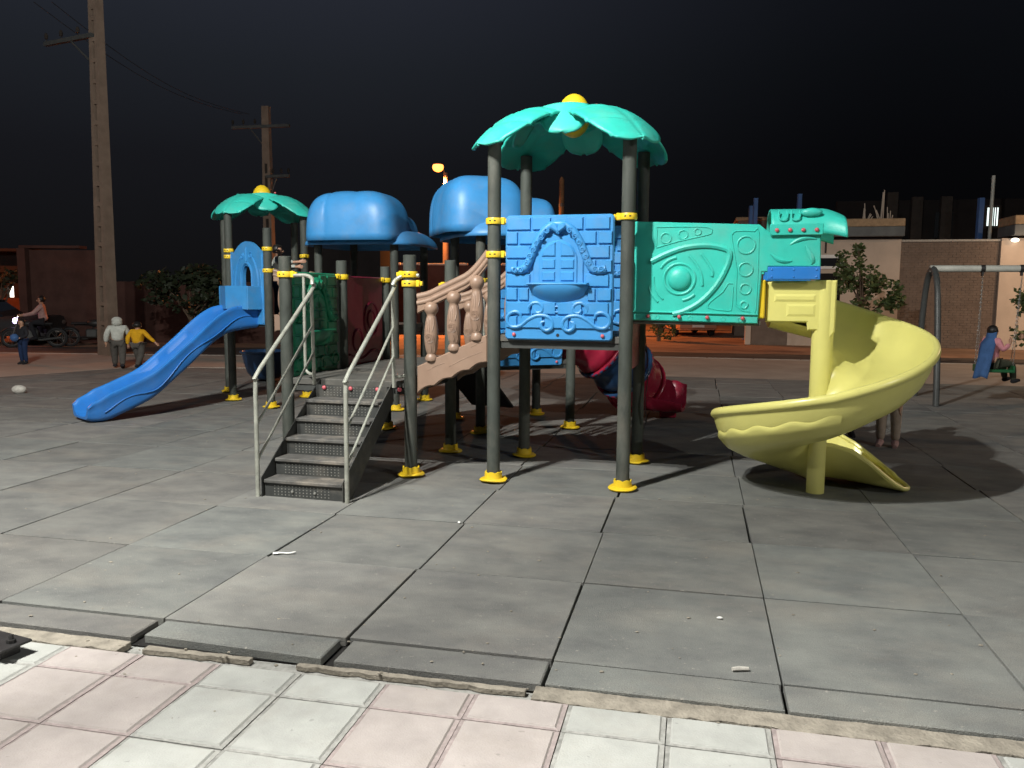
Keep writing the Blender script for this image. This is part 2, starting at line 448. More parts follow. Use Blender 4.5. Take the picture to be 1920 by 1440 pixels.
def sheet(name, poly, z, m, kind=struct, thick=0.0):
    mb = MB()
    if thick: mb.prism([tuple(p) for p in poly], z, z - thick, 'z')
    else: mb.add([(p[0], p[1], z) for p in poly], [tuple(range(len(poly)))])
    o = mb.build(name, m)
    if kind: kind(o)
    return o
sheet('ground', [(-700, -300), (700, -300), (700, 900), (-700, 900)], -0.13, M['soil'])
# road beyond the playground with a pavement between
far_edge = [(-60, 21.9), (-13.7, 21.7), (-7.5, 21.3), (-1.0, 21.9), (4.0, 21.75), (7.45, 21.0), (60, 9.3)]
road_far = [(-60, 25.6), (-13.7, 25.6), (-6, 26.0), (4.4, 25.2), (9.0, 24.3), (60, 13.0)]
sheet('road', far_edge[::1] + road_far[::-1], -0.118, M['road'])
near_edge = [(-60, 12.2), (-16, 12.2), (-10.2, 15.0), (-8.3, 17.75), (-5.8, 17.9)] + [tuple(gn(16.79, t)) for t in (0.6, 5, 12, 30, 50)]
sheet('pavement', near_edge + [(60, 9.15)] + [(x, y - 0.16) for x, y in far_edge[:-1]][::-1], -0.006, M['far_paving'], thick=0.1)
kb = MB()
for i in range(len(far_edge) - 1):
    a, b = Vector(far_edge[i]), Vector(far_edge[i + 1]); d = (b - a); n = max(1, int(d.length / 1.0)); d = d / n; w = Vector((d.y, -d.x)).normalized() * 0.15
    for k in range(n):
        if not (-18 < (a + d * k).x < 20) : continue
        p, q = a + d * (k + 0.005), a + d * (k + 0.995)
        kb.prism([tuple(p), tuple(q), tuple(q + w), tuple(p + w)], 0.004, -0.125, 'z', c=0.012)
struct(kb.build('kerb', M['kerb']))
# rubber play surface ---------------------------------------------------------
def clip(poly, p0, nrm):
    out = []
    for i in range(len(poly)):
        a, b = Vector(poly[i]), Vector(poly[(i + 1) % len(poly)])
        da, db = (a - p0).dot(nrm), (b - p0).dot(nrm)
        if da >= 0: out.append(tuple(a))
        if da * db < 0: out.append(tuple(a + (b - a) * (da / (da - db))))
    return out
surf = sheet('rubber_surface', [tuple(gn(3.285, -40)), tuple(gn(3.285, 40)), tuple(gn(16.82, 40)), tuple(gn(16.82, -5.0)), (-8.3, 17.75), (-10.2, 15.0), (-16, 12.2), (-40, 12.2)], -0.046, M['rubber_base'])
LP0 = Vector((-10.05, 15.1)); LN = Vector((0.82, -0.57)).normalized()
FP0 = Vector((-8.3, 17.72)); FN = Vector((-0.06, -1)).normalized()
tile_rng = random.Random(3)
tm = MB().cbox(-0.4945, 0.4945, -0.5040, 0.5040, -0.045, 0.0, 0.0022)
tile_proto = tm.build('rubber_tile', M['rubber'], surf)
first = True
row_shift = {0: 0.0, 1: 0.006, 2: -0.004, 3: 0.012, 4: -0.01, 5: 0.015, 6: 0.0, 7: -0.012, 8: 0.01, 9: 0.0, 10: 0.02, 11: -0.01, 12: 0.0}
for b in range(13):
    for a in range(-14, 18):
        c = tg(a + 0.5, b + 0.5)
        if c.y < 1.5: continue
        if not (-0.66 * c.y - 2.3 < c.x < 0.66 * c.y + 2.3): continue
        corners = [tg(a, b), tg(a + 1, b), tg(a + 1, b + 1), tg(a, b + 1)]
        jx, jy = tile_rng.uniform(-.006, .006) + row_shift[b], tile_rng.uniform(-.005, .005)
        jz = tile_rng.uniform(-0.003, 0.002); jr = tile_rng.uniform(-.005, .005)
        sides = [(p - LP0).dot(LN) for p in corners] + [(p - FP0).dot(FN) for p in corners]
        if max(sides[:4]) <= 0.05 or max(sides[4:]) <= 0.05: continue
        if min(sides) > 0.06:
            p = c + AX * jx + BX * jy
            if first: o = tile_proto; first = False
            else: o = tile_proto.copy(); COL.objects.link(o)
            o.location = (p.x, p.y, jz); o.rotation_euler = (tile_rng.uniform(-.002, .002), tile_rng.uniform(-.002, .002), YAW + jr)
        else:
            poly = clip(clip([tuple(p) for p in corners], LP0, LN), FP0, FN)
            if len(poly) < 3: continue
            ctr = sum((Vector(p) for p in poly), Vector((0, 0))) / len(poly)
            MB().prism([tuple(Vector(p) - ctr) for p in inset(poly, 0.005)], 0.0, -0.045, 'z', c=0.006).build('rubber_tile', M['rubber'], surf, loc=(ctr.x, ctr.y, jz))
# cut strip along the border, with its open joints
gaps = {-1: (0.03, 0.01), 0: (0.010, 0.026), 1: (0.026, 0.030), 2: (0.036, 0.008), 3: (0.010, 0.010)}
for a in range(-4, 10):
    gl, gr = gaps.get(a, (0.008, 0.008))
    d0 = 0.215 if a < 2 else 0.228
    dl = {0: 0.012, 1: 0.03, -1: -0.02}.get(a, 0.0)
    pl = [(gl, -d0 + dl), (1 - gr, -d0 - dl * 0.3), (1 - gr, -0.011), (gl, -0.011)]
    P = [(tg(a, 0) + AX * x + BX * y) for x, y in pl]
    ctr = sum(P, Vector((0, 0))) / 4
    MB().prism([tuple(p - ctr) for p in P], tile_rng.uniform(-0.004, 0.001), -0.044, 'z', c=0.006).build('rubber_tile', M['rubber'], surf, loc=(ctr.x, ctr.y, 0))
# mortar bed and near pavers --------------------------------------------------
pave = sheet('near_pavement', [tuple(gn(3.29, -40)), tuple(gn(-30, -40)), tuple(gn(-30, 40)), tuple(gn(3.29, 40))], -0.055, M['groove_grey'])
mb = MB(); rg = random.Random(5)
def mort(t0, t1, n0, n1, z):
    k = max(2, int((t1 - t0) / 0.05)); top, bot = [], []
    for i in range(k + 1):
        t = t0 + (t1 - t0) * i / k
        top.append(gn(n1 + rg.uniform(-.006, .004), t)); bot.append(gn(n0 + rg.uniform(-.012, .012), t))
    mb.prism([tuple(p) for p in bot + top[::-1]], z, -0.05, 'z', c=0.002)
mort(-0.62, 5.5, 3.155, 3.275, -0.0165)
mort(-1.72, -0.66, 3.232, 3.264, -0.027)
mort(-2.5, -1.95, 3.222, 3.260, -0.025)
mort(-6, -2.6, 3.17, 3.27, -0.019)
for i in range(14):
    t = rg.uniform(-3.0, -0.5); n = rg.uniform(3.19, 3.27); r_ = rg.uniform(.004, .010); c = gn(n, t)
    mb.ball((c.x, c.y, -0.02 + r_ * .3), (r_, r_ * .8, r_ * .6), 6, 4)
mo = mb.build('mortar_edge', M['mortar']); struct(mo)
mo.parent = pave
pm = {}
def paver_mesh(d0, d1, kind):
    mbp = MB(); h = 0.1965; g = 0.017
    # bevelled top with a wide worn joint along each side
    x0, x1 = -h, h
    ring0 = [(x0, d0, -0.05), (x1, d0, -0.05), (x1, d1, -0.05), (x0, d1, -0.05)]
    ring1 = [(x, y, -0.021) for x, y, z in ring0]
    ring2 = [(x0 + g, d0 + g * .7, -0.019), (x1 - g, d0 + g * .7, -0.019), (x1 - g, d1 - g * .7, -0.019), (x0 + g, d1 - g * .7, -0.019)]
    ring3 = [(x + (0.006 if x < 0 else -0.006), y + (0.006 if i < 2 else -0.006), -0.012) for i, (x, y, z) in enumerate(ring2)]
    V = ring0 + ring1 + ring2 + ring3; F = []
    for r_ in range(3):
        for k in range(4): F.append((r_ * 4 + k, r_ * 4 + (k + 1) % 4, r_ * 4 + 4 + (k + 1) % 4, r_ * 4 + 4 + k))
    F.append((12, 13, 14, 15))
    me = bpy.data.meshes.new('paver'); me.from_pydata(V, [], F)
    me.materials.append(M['paver_' + kind]); me.materials.append(M['groove_' + kind])
    for i, p in enumerate(me.polygons): p.material_index = 1 if i < 8 else 0
    return me
T_OFF = -0.857
def kind_of(i): return 'pink' if ((i + 41) // 2) % 2 == 0 else 'grey'
for j in range(-6, 1):
    for i in range(-13, 14):
        c = gn(2.737 + 0.41 * j, T_OFF + 0.397 * (i + 0.5))
        if c.y < 0.3 or abs(c.x) > 0.72 * c.y + 1.1: continue
        key = ('full', kind_of(i))
        if key not in pm: pm[key] = paver_mesh(-0.2025, 0.2025, key[1])
        o = bpy.data.objects.new('paver', pm[key]); COL.objects.link(o); o.parent = pave
        o.location = (c.x, c.y, rg.uniform(-.002, .001)); o.rotation_euler = (rg.uniform(-.003, .003), rg.uniform(-.003, .003), YAW + rg.uniform(-.004, .004))
for i in range(-13, 14):              # cut row against the mortar
    c = gn(2.942 + 0.105, T_OFF + 0.397 * (i + 0.5))
    if abs(c.x) > 0.72 * c.y + 1.1: continue
    key = ('cut', kind_of(i))
    if key not in pm: pm[key] = paver_mesh(-0.1025, 0.107, key[1])
    o = bpy.data.objects.new('paver', pm[key]); COL.objects.link(o); o.parent = pave
    o.location = (c.x, c.y, rg.uniform(-.002, .001)); o.rotation_euler = (0, 0, YAW + rg.uniform(-.004, .004))

# ------------------------------------------------------------------ street lamps (light sources)
def aim(o, target):
    d = Vector(target) - o.location
    o.rotation_euler = d.to_track_quat('-Z', 'Y').to_euler()
def white_lamp(x, y, label, power, target, h=7.8, heads=2, ang=0.0, size=172, blend=0.35):
    t = thing('street_lamp', label, 'street lamp', (x, y, 0), ang)
    MB().tube([(0, 0, 0), (0, 0, h * .5), (0, 0, h + 0.15)], [0.09, 0.075, 0.05], 12).build('pole', M['steel_grey'], t)
    MB().cbox(-.18, .18, -.18, .18, 0, .03, .01).build('base_plate', M['steel_grey'], t)
    for i in range(heads):
        sx_ = (-0.45, 0.45)[i] if heads == 2 else 0.45
        MB().tube([(0, 0, h + .05), (sx_ * .5, 0, h + .12), (sx_, 0, h + .12)], .025, 8).build('arm', M['steel_grey'], t)
        hd = MB().cbox(sx_ - .16, sx_ + .16, -.09, .09, h + .03, h + .11, .02).build('lamp_head', M['steel_grey'], t)
        MB().box(sx_ - .13, sx_ + .13, -.07, .07, h + .015, h + .029).build('lamp_glass', M['led'], hd)
        ld = bpy.data.lights.new('lamp_light', 'SPOT'); ld.energy = power / heads; ld.spot_size = R(size); ld.spot_blend = blend
        ld.shadow_soft_size = 0.09; ld.color = (1.0, 0.985, 0.93)
        lo = bpy.data.objects.new('lamp_light', ld); COL.objects.link(lo)
        c, s_ = math.cos(ang), math.sin(ang)
        lo.location = (x + c * sx_, y + s_ * sx_, h - 0.06); aim(lo, target)
white_lamp(-3.8, 1.6, 'grey two-headed street lamp beside the pavers left of the camera', LAMP_POWER * 2, (0.5, 12, 0), ang=R(35))
white_lamp(13.5, -5.0, 'added unseen fill lamp, grey and single-headed, behind and right of the camera', FILL_POWER, (3, 10, 0), h=8.2, heads=1, ang=R(150))  # added out of view only to fill the main lamp's shadows
white_lamp(-17, -3.0, 'added unseen fill lamp, grey and single-headed, behind and left of the camera', FILL_POWER * .6, (-3, 10, 0), h=8.2, heads=1, ang=R(20))  # second added fill lamp, weaker, also out of view

# ------------------------------------------------------------------ the play structure (local axes: u right, v back, z up)
PS = thing('play_structure', 'large multicoloured plastic play structure of towers, slides and stairs on rubber tiles', 'playground structure', (-0.16, 7.07, 0), -0.253)
PR = 0.057
# foot cup and clamp prototypes
def foot_mb():
    mb = MB()
    mb.lathe([(0.062, 0.008), (0.118, 0.010), (0.124, 0.020), (0.112, 0.030), (0.080, 0.036), (0.075, 0.085), (0.066, 0.086), (0.060, 0.04)], 30, None, True,
             lambda i, w: (0.012 * abs(math.sin(3 * w)) if i in (5, 6) else (0.010 * max(0, math.sin(1.5 * w + 1)) if i in (1, 2, 3) else 0)))
    return mb
def clamp_mb():
    mb = MB()
    mb.lathe([(0.0575, -0.026), (0.070, -0.026), (0.073, -0.018), (0.073, 0.018), (0.070, 0.026), (0.0575, 0.026)], 24)
    mb.cbox(0.060, 0.098, -0.024, 0.024, -0.030, 0.030, .006)
    mb.cbox(0.098, 0.122, -0.017, 0.017, -0.020, 0.020, .005)
    return mb
def slot_mb():
    mb = MB()
    for w in (-72, -104):
        Mx = Matrix.Rotation(R(w), 4, 'Z')
        mb.box(0.0705, 0.0736, -0.008, 0.008, -0.0055, 0.0055, Mx)
    return mb
foot_me = clamp_me = slot_me = None
post_me = {}
def post(u_, v_, h, clamps=(), nofoot=False):
    global foot_me, clamp_me, slot_me
    if h not in post_me:
        mb = MB(); mb.lathe([(PR, 0.012), (PR, h - .004), (PR - .006, h)], 24)
        o = mb.build('post', M['post'], PS); post_me[h] = o.data
    else:
        o = bpy.data.objects.new('post', post_me[h]); COL.objects.link(o); o.parent = PS
    o.location = (u_, v_, 0)
    if foot_me is None: f = foot_mb().build('foot_cup', M['clamp'], o); foot_me = f.data
    else: f = bpy.data.objects.new('foot_cup', foot_me); COL.objects.link(f); f.parent = o
    f.rotation_euler = (0, 0, (u_ * 7 + v_ * 3) % 6.28)
    for z, a in clamps:
        if clamp_me is None:
            c = clamp_mb().build('clamp', M['clamp'], o); clamp_me = c.data
            s_ = slot_mb(); slot_me = bpy.data.meshes.new('clamp_slot')
            slot_me.from_pydata([tuple(p) for p in s_.v], [], s_.f); slot_me.materials.append(M['black'])
        else:
            c = bpy.data.objects.new('clamp', clamp_me); COL.objects.link(c); c.parent = o
        c.location = (0, 0, z); c.rotation_euler = (0, 0, R(a))
        k = bpy.data.objects.new('clamp_slot', slot_me); COL.objects.link(k); k.parent = o
        k.location = (0, 0, z); k.rotation_euler = (0, 0, 0); k['kind'] = 'stuff'
    return o
HA, HB = 1.30, 0.86
TOPA = 2.99
# tower A
post(0, 0, TOPA, [(2.265, 0), (1.985, 0)]); post(1.14, 0.0, TOPA, [(2.285, 180)])
post(0, 1.15, TOPA, [(2.27, 0)]); post(1.14, 1.17, TOPA)
# tower B (lower, by the stairs)
post(-2.0, 0, 1.98, [(1.815, 0)]); post(-0.775, 0, 1.985, [(1.815, 180), (1.735, 0)])
post(-2.0, 1.15, 1.985, [(1.815, -90)]); post(-0.79, 1.15, 1.985, [(1.735, 180)])
post(-2.0, 2.3, 1.96, [(1.80, -90)]); 
# tower D
D0, D1, D2, D3 = Vector((-0.82, 2.33)), Vector((0.13, 3.0)), Vector((-0.52, 3.97)), Vector((-1.46, 3.30))
for p in (D0, D1, D2, D3): post(p.x, p.y, 2.42, [(1.80, 35)] if p is D0 else ())
# tower F
F_ = [(-3.65, 3.78), (-2.5, 3.78), (-2.5, 4.93), (-3.65, 4.93)]
for p in F_: post(p[0], p[1], 2.40)
# left tower: triangle landing and palm roof tower
C1, C2, C3 = Vector((-5.27, 4.06)), Vector((-4.30, 3.52)), Vector((-4.40, 4.75))
C4, C5 = C1 + Vector((-0.68, 0.92)), C3 + Vector((-0.68, 0.92))
post(C1.x, C1.y, 2.80, [(2.26, -30), (2.17, -30)]); post(C2.x, C2.y, 2.54, [(2.25, 150), (1.95, 40)])
post(C3.x, C3.y, 2.80, [(2.205, -60)]); post(C4.x, C4.y, 2.80); post(C5.x, C5.y, 2.80)

# decks -----------------------------------------------------------------------
def deck(poly, z, name='deck'):
    mb = MB(); mb.prism([tuple(p) for p in poly], z, z - 0.055, 'z', c=0.006)
    o = mb.build(name, M['deck'], PS)
    bm_ = MB(); n = len(poly)
    for i in range(n):
        a, b = Vector(poly[i]), Vector(poly[(i + 1) % n]); d = (b - a).normalized(); w = Vector((d.y, -d.x))
        a2, b2 = a + d * .05 - w * .012, b - d * .05 - w * .012
        bm_.prism([tuple(a2), tuple(b2), tuple(b2 - w * .035), tuple(a2 - w * .035)], z - 0.058, z - 0.115, 'z')
    bm_.build('deck_frame', M['beam'], o)
    return o
def rect(u0, u1, v0, v1): return [(u0, v0), (u1, v0), (u1, v1), (u0, v1)]
deck(rect(0, 1.14, 0.0, 1.16), HA); deck(rect(-1.99, -0.785, 0.0, 1.147), HB); deck(rect(-1.99, -0.81, 1.152, 2.3), HB)
deck([D0, D1, D2, D3], HB); deck(rect(-3.65, -2.5, 3.78, 4.93), HA - 0.1)
deck([C1, C2, C3], HA - 0.03); deck([C1, C3, C5, C4], HA - 0.03)
deck([(-2.0, 2.32), (-0.85, 2.36), (-1.43, 3.26)], HB - 0.004)

# moulded house-front panel ---------------------------------------------------
def spiral(cx, cz, r, turns=1.4, a0=0, y=-0.006, n=12, cw=1):
    return [(cx + r * (1 - .8 * k / n) * math.cos(a0 + cw * turns * 2 * math.pi * k / n), y, cz + r * (1 - .8 * k / n) * math.sin(a0 + cw * turns * 2 * math.pi * k / n)) for k in range(n + 1)]
def arch_hw(z):     # half width of the window zone at height z
    return interp(z, [0.36, 0.365, 0.49, 0.495, 0.565, 0.57, 0.64, 0.70, 0.80, 0.92, 0.98, 0.99], [0.0, 0.25, 0.25, 0.225, 0.225, 0.27, 0.25, 0.215, 0.17, 0.10, 0.06, 0.0])
def house_panel(u_, v_, z0, ang, m, parent_name='wall_panel', W_=0.92, label=None):
    h = 1.045
    base = MB(); base.prism(rrect(-W_ / 2, W_ / 2, 0, h, 0.035), 0, 0.05, 'y', c=0.012)
    pitch = 0.117; L_ = 0.222
    for r_ in range(8):
        za, zb = 0.100 + r_ * pitch, 0.100 + (r_ + 1) * pitch - 0.013
        off = 0.0 if r_ % 2 else L_ / 2
        x = -W_ / 2 + 0.012 - off
        while x < W_ / 2:
            xa, xb = max(x, -W_ / 2 + .010), min(x + L_ - .012, W_ / 2 - .010)
            hw = arch_hw((za + zb) / 2)
            for s0, s1 in (((xa, min(xb, -hw)), (max(xa, hw), xb)) if hw > 0 else ((xa, xb), (0, 0))):
                if s1 - s0 > 0.035: base.relief(s0, s1, za, zb, 0.0, -0.018, 0.008)
            x += L_
    p = base.build(parent_name, m, PS, loc=(u_, v_, z0), rotz=ang)
    if label: p['label'] = label
    hood = MB()
    pts = [(-.40, 0.598), (-.345, .585), (-.285, .605), (-.235, .69), (-.19, .80), (-.135, .895), (-.07, .95), (0, .965)]
    pts = pts + [(-x, z) for x, z in pts[:-1]][::-1]
    path = smooth_path([(x, -0.012, z) for x, z in pts], 3)
    hood.tube(path, [0.030 + 0.006 * math.sin(min(1, i / 6) * 1.57) for i in range(len(path))], 10)
    for sgn in (-1, 1):
        for k, (x, z) in enumerate([(.365, .592), (.315, .592), (.262, .645), (.235, .70), (.205, .755), (.178, .81), (.142, .862), (.098, .912)]):
            hood.tube(spiral(sgn * x, z, 0.025, 1.5, k, -0.0475, 12, sgn), 0.0062, 5)
    # heart keystone
    ht = [(0.075 * math.sin(t) ** 3 * 0.95, 0.935 + 0.055 * (13 * math.cos(t) - 5 * math.cos(2 * t) - 2 * math.cos(3 * t) - math.cos(4 * t)) / 16) for t in [2 * math.pi * k / 28 for k in range(28)]]
    hood.prism(ht[::-1], -0.062, -0.01, 'y', c=0.014, smooth_side=True)
    hood.build('arch_hood', m, p)
    win = MB()
    arch = lambda w, zb, zs, rz, n=14: [(-w, zb), (w, zb)] + [(w * math.cos(math.pi * k / n), zs + rz * math.sin(math.pi * k / n)) for k in range(n + 1)]
    win.prism(arch(.215, .455, .66, .225), -0.012, 0.002, 'y', c=0.01)
    win.prism(arch(.165, .455, .66, .175), -0.022, -0.010, 'y', c=0.01)
    for c in (-1, 1):
        for zz in (.495, .597): win.relief(c * .08 - .058, c * .08 + .058, zz, zz + .082, -0.022, -0.034, .010)
        n = 8
        q = [(0.022, .70), (.138, .70)] + [(.138 * math.cos(.5 * math.pi * k / n) + 0.0, .715 + .105 * math.sin(.5 * math.pi * k / n)) for k in range(n)] + [(0.022, .818)]
        q = [(c * x, z) for x, z in q]
        if c < 0: q = q[::-1]
        win.prism(q, -0.034, -0.02, 'y', c=0.009)
    win.build('window_relief', m, p)
    sill = MB()
    n = 12
    sill.grid(lambda a, b: ((a * 2 - 1) * .25, -0.005 - 0.085 * math.sin(math.pi * b * .5) * math.sqrt(max(0, 1 - (a * 2 - 1) ** 4)), .47 - .025 * (0) - (1 - math.sin(math.pi * (b * .5 + .5) if b < 1 else 0)) * 0 - (1 - b) * (0.03 + .115 * math.sqrt(max(0, 1 - (a * 2 - 1) ** 2)))), 16, 8)
    sill.prism([(-.258, .462), (.258, .462), (.258, .484), (-.258, .484)], -0.095, 0.0, 'y', c=0.010)
    sill.build('sill', m, p, angle=60)
    scr = MB()
    px = lambda x, y: ((x - 549) / 582 * .93, -0.012, (1385 - y) / 685 * 1.045)
    for sgn in (1, -1):
        def mp(l): return smooth_path([(sgn * px(x, y)[0], -0.012, px(x, y)[2]) for x, y in l], 3)
        big = mp([(352, 1262), (345, 1238), (315, 1228), (282, 1248), (276, 1285), (300, 1312), (345, 1308), (390, 1272), (440, 1248), (490, 1252), (520, 1278), (518, 1315), (488, 1330), (462, 1312), (462, 1288), (480, 1280)])
        scr.tube(big, [0.017 * min(1, .55 + .12 * min(i, len(big) - 1 - i)) for i in range(len(big))], 8)
        sm_ = mp([(395, 1236), (392, 1205), (415, 1180), (448, 1180), (468, 1203), (460, 1228), (436, 1232), (424, 1214)])
        scr.tube(sm_, [0.015 * min(1, .55 + .12 * min(i, len(sm_) - 1 - i)) for i in range(len(sm_))], 8)
    scr.tube([(0.052 * math.cos(t), -0.010, .262 + .024 * math.sin(t)) for t in [2 * math.pi * k / 20 for k in range(21)]], .007, 6, caps=False)
    scr.build('scroll_relief', m, p)
    for x in (-.38, .38):
        b = MB(); b.ball((0, 0, 0), (.0165, .013, .0165), 10, 6)
        b.build('bolt', M['bolt'], p, loc=(x, -.008, .045))
    MB().lathe([(0.014, 0), (0.014, 0.002)], 12, Matrix.Rotation(R(90), 4, 'X')).build('drain_hole', M['black'], p, loc=(0, -0.0015, .045))
    return p
house_panel(0.573, -0.05, 1.262, 0, M['blue'], label='sky blue panel facing the camera with moulded bricks and arched window')
house_panel(0.575, 1.14, 1.262, 0, M['blue'], label='sky blue brick panel on the far side of the same tower')
dm = (D0 + D1) / 2
house_panel(dm.x + .015, dm.y - .03, 0.79, math.atan2(D1.y - D0.y, D1.x - D0.x), M['blue'], label='sky blue brick panel low on the rear tower')
house_panel(-2.0, 0.575, 0.80, R(90), M['green'], label='dark green brick panel with a small window beside the stairs')
# maroon bubble panel
mp_ = MB(); mp_.prism(rrect(-.49, .49, 0, 1.03, .03), 0, .045, 'y', c=.012)
for cx, cz, r_ in ((0.16, .55, .19), (0.16, .55, .10), (-.2, .33, .12)):
    mp_.tube([(cx + r_ * math.cos(t), -.004, cz + r_ * math.sin(t)) for t in [2 * math.pi * k / 26 for k in range(27)]], .012, 6, caps=False)
mp_.tube(smooth_path([(-.42, -.004, .18), (-.1, -.004, .12), (.2, -.004, .2), (.42, -.004, .14)], 4), .012, 6)
mp_.build('wall_panel', M['maroon'], PS, loc=(-2.0, 1.725, 0.80), rotz=R(90))['label'] = 'plain maroon panel with faint ring relief'
mp2 = MB(); mp2.prism(rrect(-.45, .45, 0, 1.0, .03), 0, .045, 'y', c=.012)
mp2.build('wall_panel', M['maroon'], PS, loc=(1.15, .59, 0.98), rotz=R(90))['label'] = 'small dark red panel between the right posts of the front tower'

# palm roofs ------------------------------------------------------------------
def palm_roof(cx, cy, zc, ang, m, label, k=1.0):
    rt = sub('palm_roof', PS, (cx, cy, zc), ang, label)
    def leaf_fn(a, b):
        s, t = a, b * 2 - 1
        wf = lambda q: .25 + .12 * math.sin(math.pi * .5 * min(1, q / .62)) ** 1.2
        w = wf(s)
        if s > .55: w *= math.sqrt(max(0.0, 1 - ((s - .55) / .45) ** 2.6)) * .985 + .015
        r_ = 0.08 + 0.95 * s
        z = 0.035 + 0.055 * math.sin(s * 3.0) - 0.36 * s ** 2.5
        z += -0.13 * t * t * (0.62 + .38 * s) * (w / .36) - 0.012 * math.exp(-(t / .08) ** 2)
        q = (s * 4.2 + abs(t) * .75) % 1.0
        z += -0.020 * math.exp(-((q - .5) / .05) ** 2) * min(1, abs(t) * 3) * (1 if .12 < s < .93 else 0)
        return (r_ * k, t * w * k, z * k)
    lm = MB().grid(leaf_fn, 64, 24)
    lo = lm.build('palm_leaf', m, rt, solid=0.022, angle=50)
    lo.rotation_euler = (0, 0, R(45))
    for a in (135, 225, 315):
        c = lo.copy(); COL.objects.link(c); c.parent = rt; c.rotation_euler = (0, 0, R(a))
    def petal(a, b):
        s, t = a, b * 2 - 1
        w = .17 if s < .5 else .17 * math.sqrt(max(0.0, 1 - ((s - .5) / .5) ** 2))
        return ((.43 + .17 * s - .02 * t * t) * k, t * (w + .025), .062 - .27 * s ** 1.15 - .02 * t * t)
    po = MB().grid(petal, 16, 10).build('hub_petal', m, rt, solid=.02, angle=50)
    po.rotation_euler = (0, 0, R(0))
    for a in (90, 180, 270):
        c = po.copy(); COL.objects.link(c); c.parent = rt; c.rotation_euler = (0, 0, R(a))
    b = MB(); b.ball((0, 0, 0), (.145, .145, .19), 24, 16)
    b.lathe([(.146, -.012), (.151, -.008), (.151, .008), (.146, .012)], 24)
    b.build('crown_ball', M['clamp'], rt, loc=(0, 0, 0.03))
    bo = MB(); bo.ball((0, 0, 0), .017, 8, 6)
    bl = bo.build('bolt', M['bolt'], rt, loc=(.2, .14, .07))
    for a in (45, 135, 225, 315):
        for da, r_, z in ((-26, .24, .045), (26, .24, .045), (-22, .31, .02), (22, .31, .02)):
            c = bl.copy(); COL.objects.link(c); c.parent = rt; w = R(a + da); c.location = (r_ * math.cos(w), r_ * math.sin(w), z)
    bl.location = (.2, .0, .11)
palm_roof(0.57, 0.58, 3.20, 0, M['teal'], 'bright green palm leaf roof with yellow ball over the front tower', k=0.95)
cc = (C1 + C3 + C4 + C5) / 4
palm_roof(cc.x, cc.y, 3.10, math.atan2(C3.y - C1.y, C3.x - C1.x), M['teal'], 'green palm leaf roof over the far left tower', k=0.88)

# blue bonnet roofs -----------------------------------------------------------
def bonnet_mb(a, b, h, seams):
    mb = MB()
    ed = [-a] + [q for q in seams if abs(q) < a] + [a]
    def lobe(px):
        for i in range(len(ed) - 1):
            if px <= ed[i + 1] or i == len(ed) - 2:
                return math.sin(math.pi * max(0, min(1, (px - ed[i]) / (ed[i + 1] - ed[i])))) ** .32
    def fn(i, j):
        phi = 2 * math.pi * j
        c, s_ = math.cos(phi), math.sin(phi)
        x = math.copysign(abs(c) ** (2 / 5.0), c); y = math.copysign(abs(s_) ** (2 / 4.0), s_)
        rad = math.sin((1 - (1 - i) ** 1.25) * math.pi / 2)
        z = h * (max(0, 1 - rad ** 3.6)) ** (1 / 3.8)
        px, py = a * x * rad * (1 - .05 * z / h), b * y * rad
        f = lobe(px)
        return (px, py * (.94 + .06 * f), z * (.97 + .03 * f))
    mb.grid(fn, 40, 220)
    return mb
def blue_roof(cx, cy, ang, label, side, z0=2.355):
    rt = sub('dome_roof', PS, (cx, cy, z0), ang, label)
    # side: direction (local) in which the tall bonnet stands
    b = bonnet_mb(.675, .50, .69, (-.29, .07)).build('bonnet', M['blue'], rt, loc=(0, -.46, .0), solid=.02, angle=60)
    low = MB()
    def fn(i, j):
        phi = 2 * math.pi * j; c, s_ = math.cos(phi), math.sin(phi)
        x = math.copysign(abs(c) ** (2 / 4.0), c); y = math.copysign(abs(s_) ** (2 / 4.0), s_)
        rad = math.sin(i * math.pi / 2)
        return (.84 * x * rad, .84 * y * rad, .31 * (max(0, 1 - rad ** 2.6)) ** .5 - .05)
    low.grid(fn, 16, 72)
    low.build('canopy', M['blue'], rt, loc=(0, .02, 0), solid=.02, angle=60)
    hump = bonnet_mb(.62, .30, .40, (5,)).build('hump', M['blue'], rt, loc=(0, .12, .06), solid=.02, angle=60)
    for x in (-.6, .6):
        MB().ball((0, 0, 0), .018, 8, 6).build('bolt', M['bolt'], rt, loc=(x, -.82, .06))
blue_roof(-3.075, 4.355, 0, 'blue domed roof over the middle tower', 0)
DC = (D0 + D1 + D2 + D3) / 4
blue_roof(DC.x, DC.y, math.atan2(D0.y - D3.y, D0.x - D3.x), 'blue domed roof over the rear tower', 0)

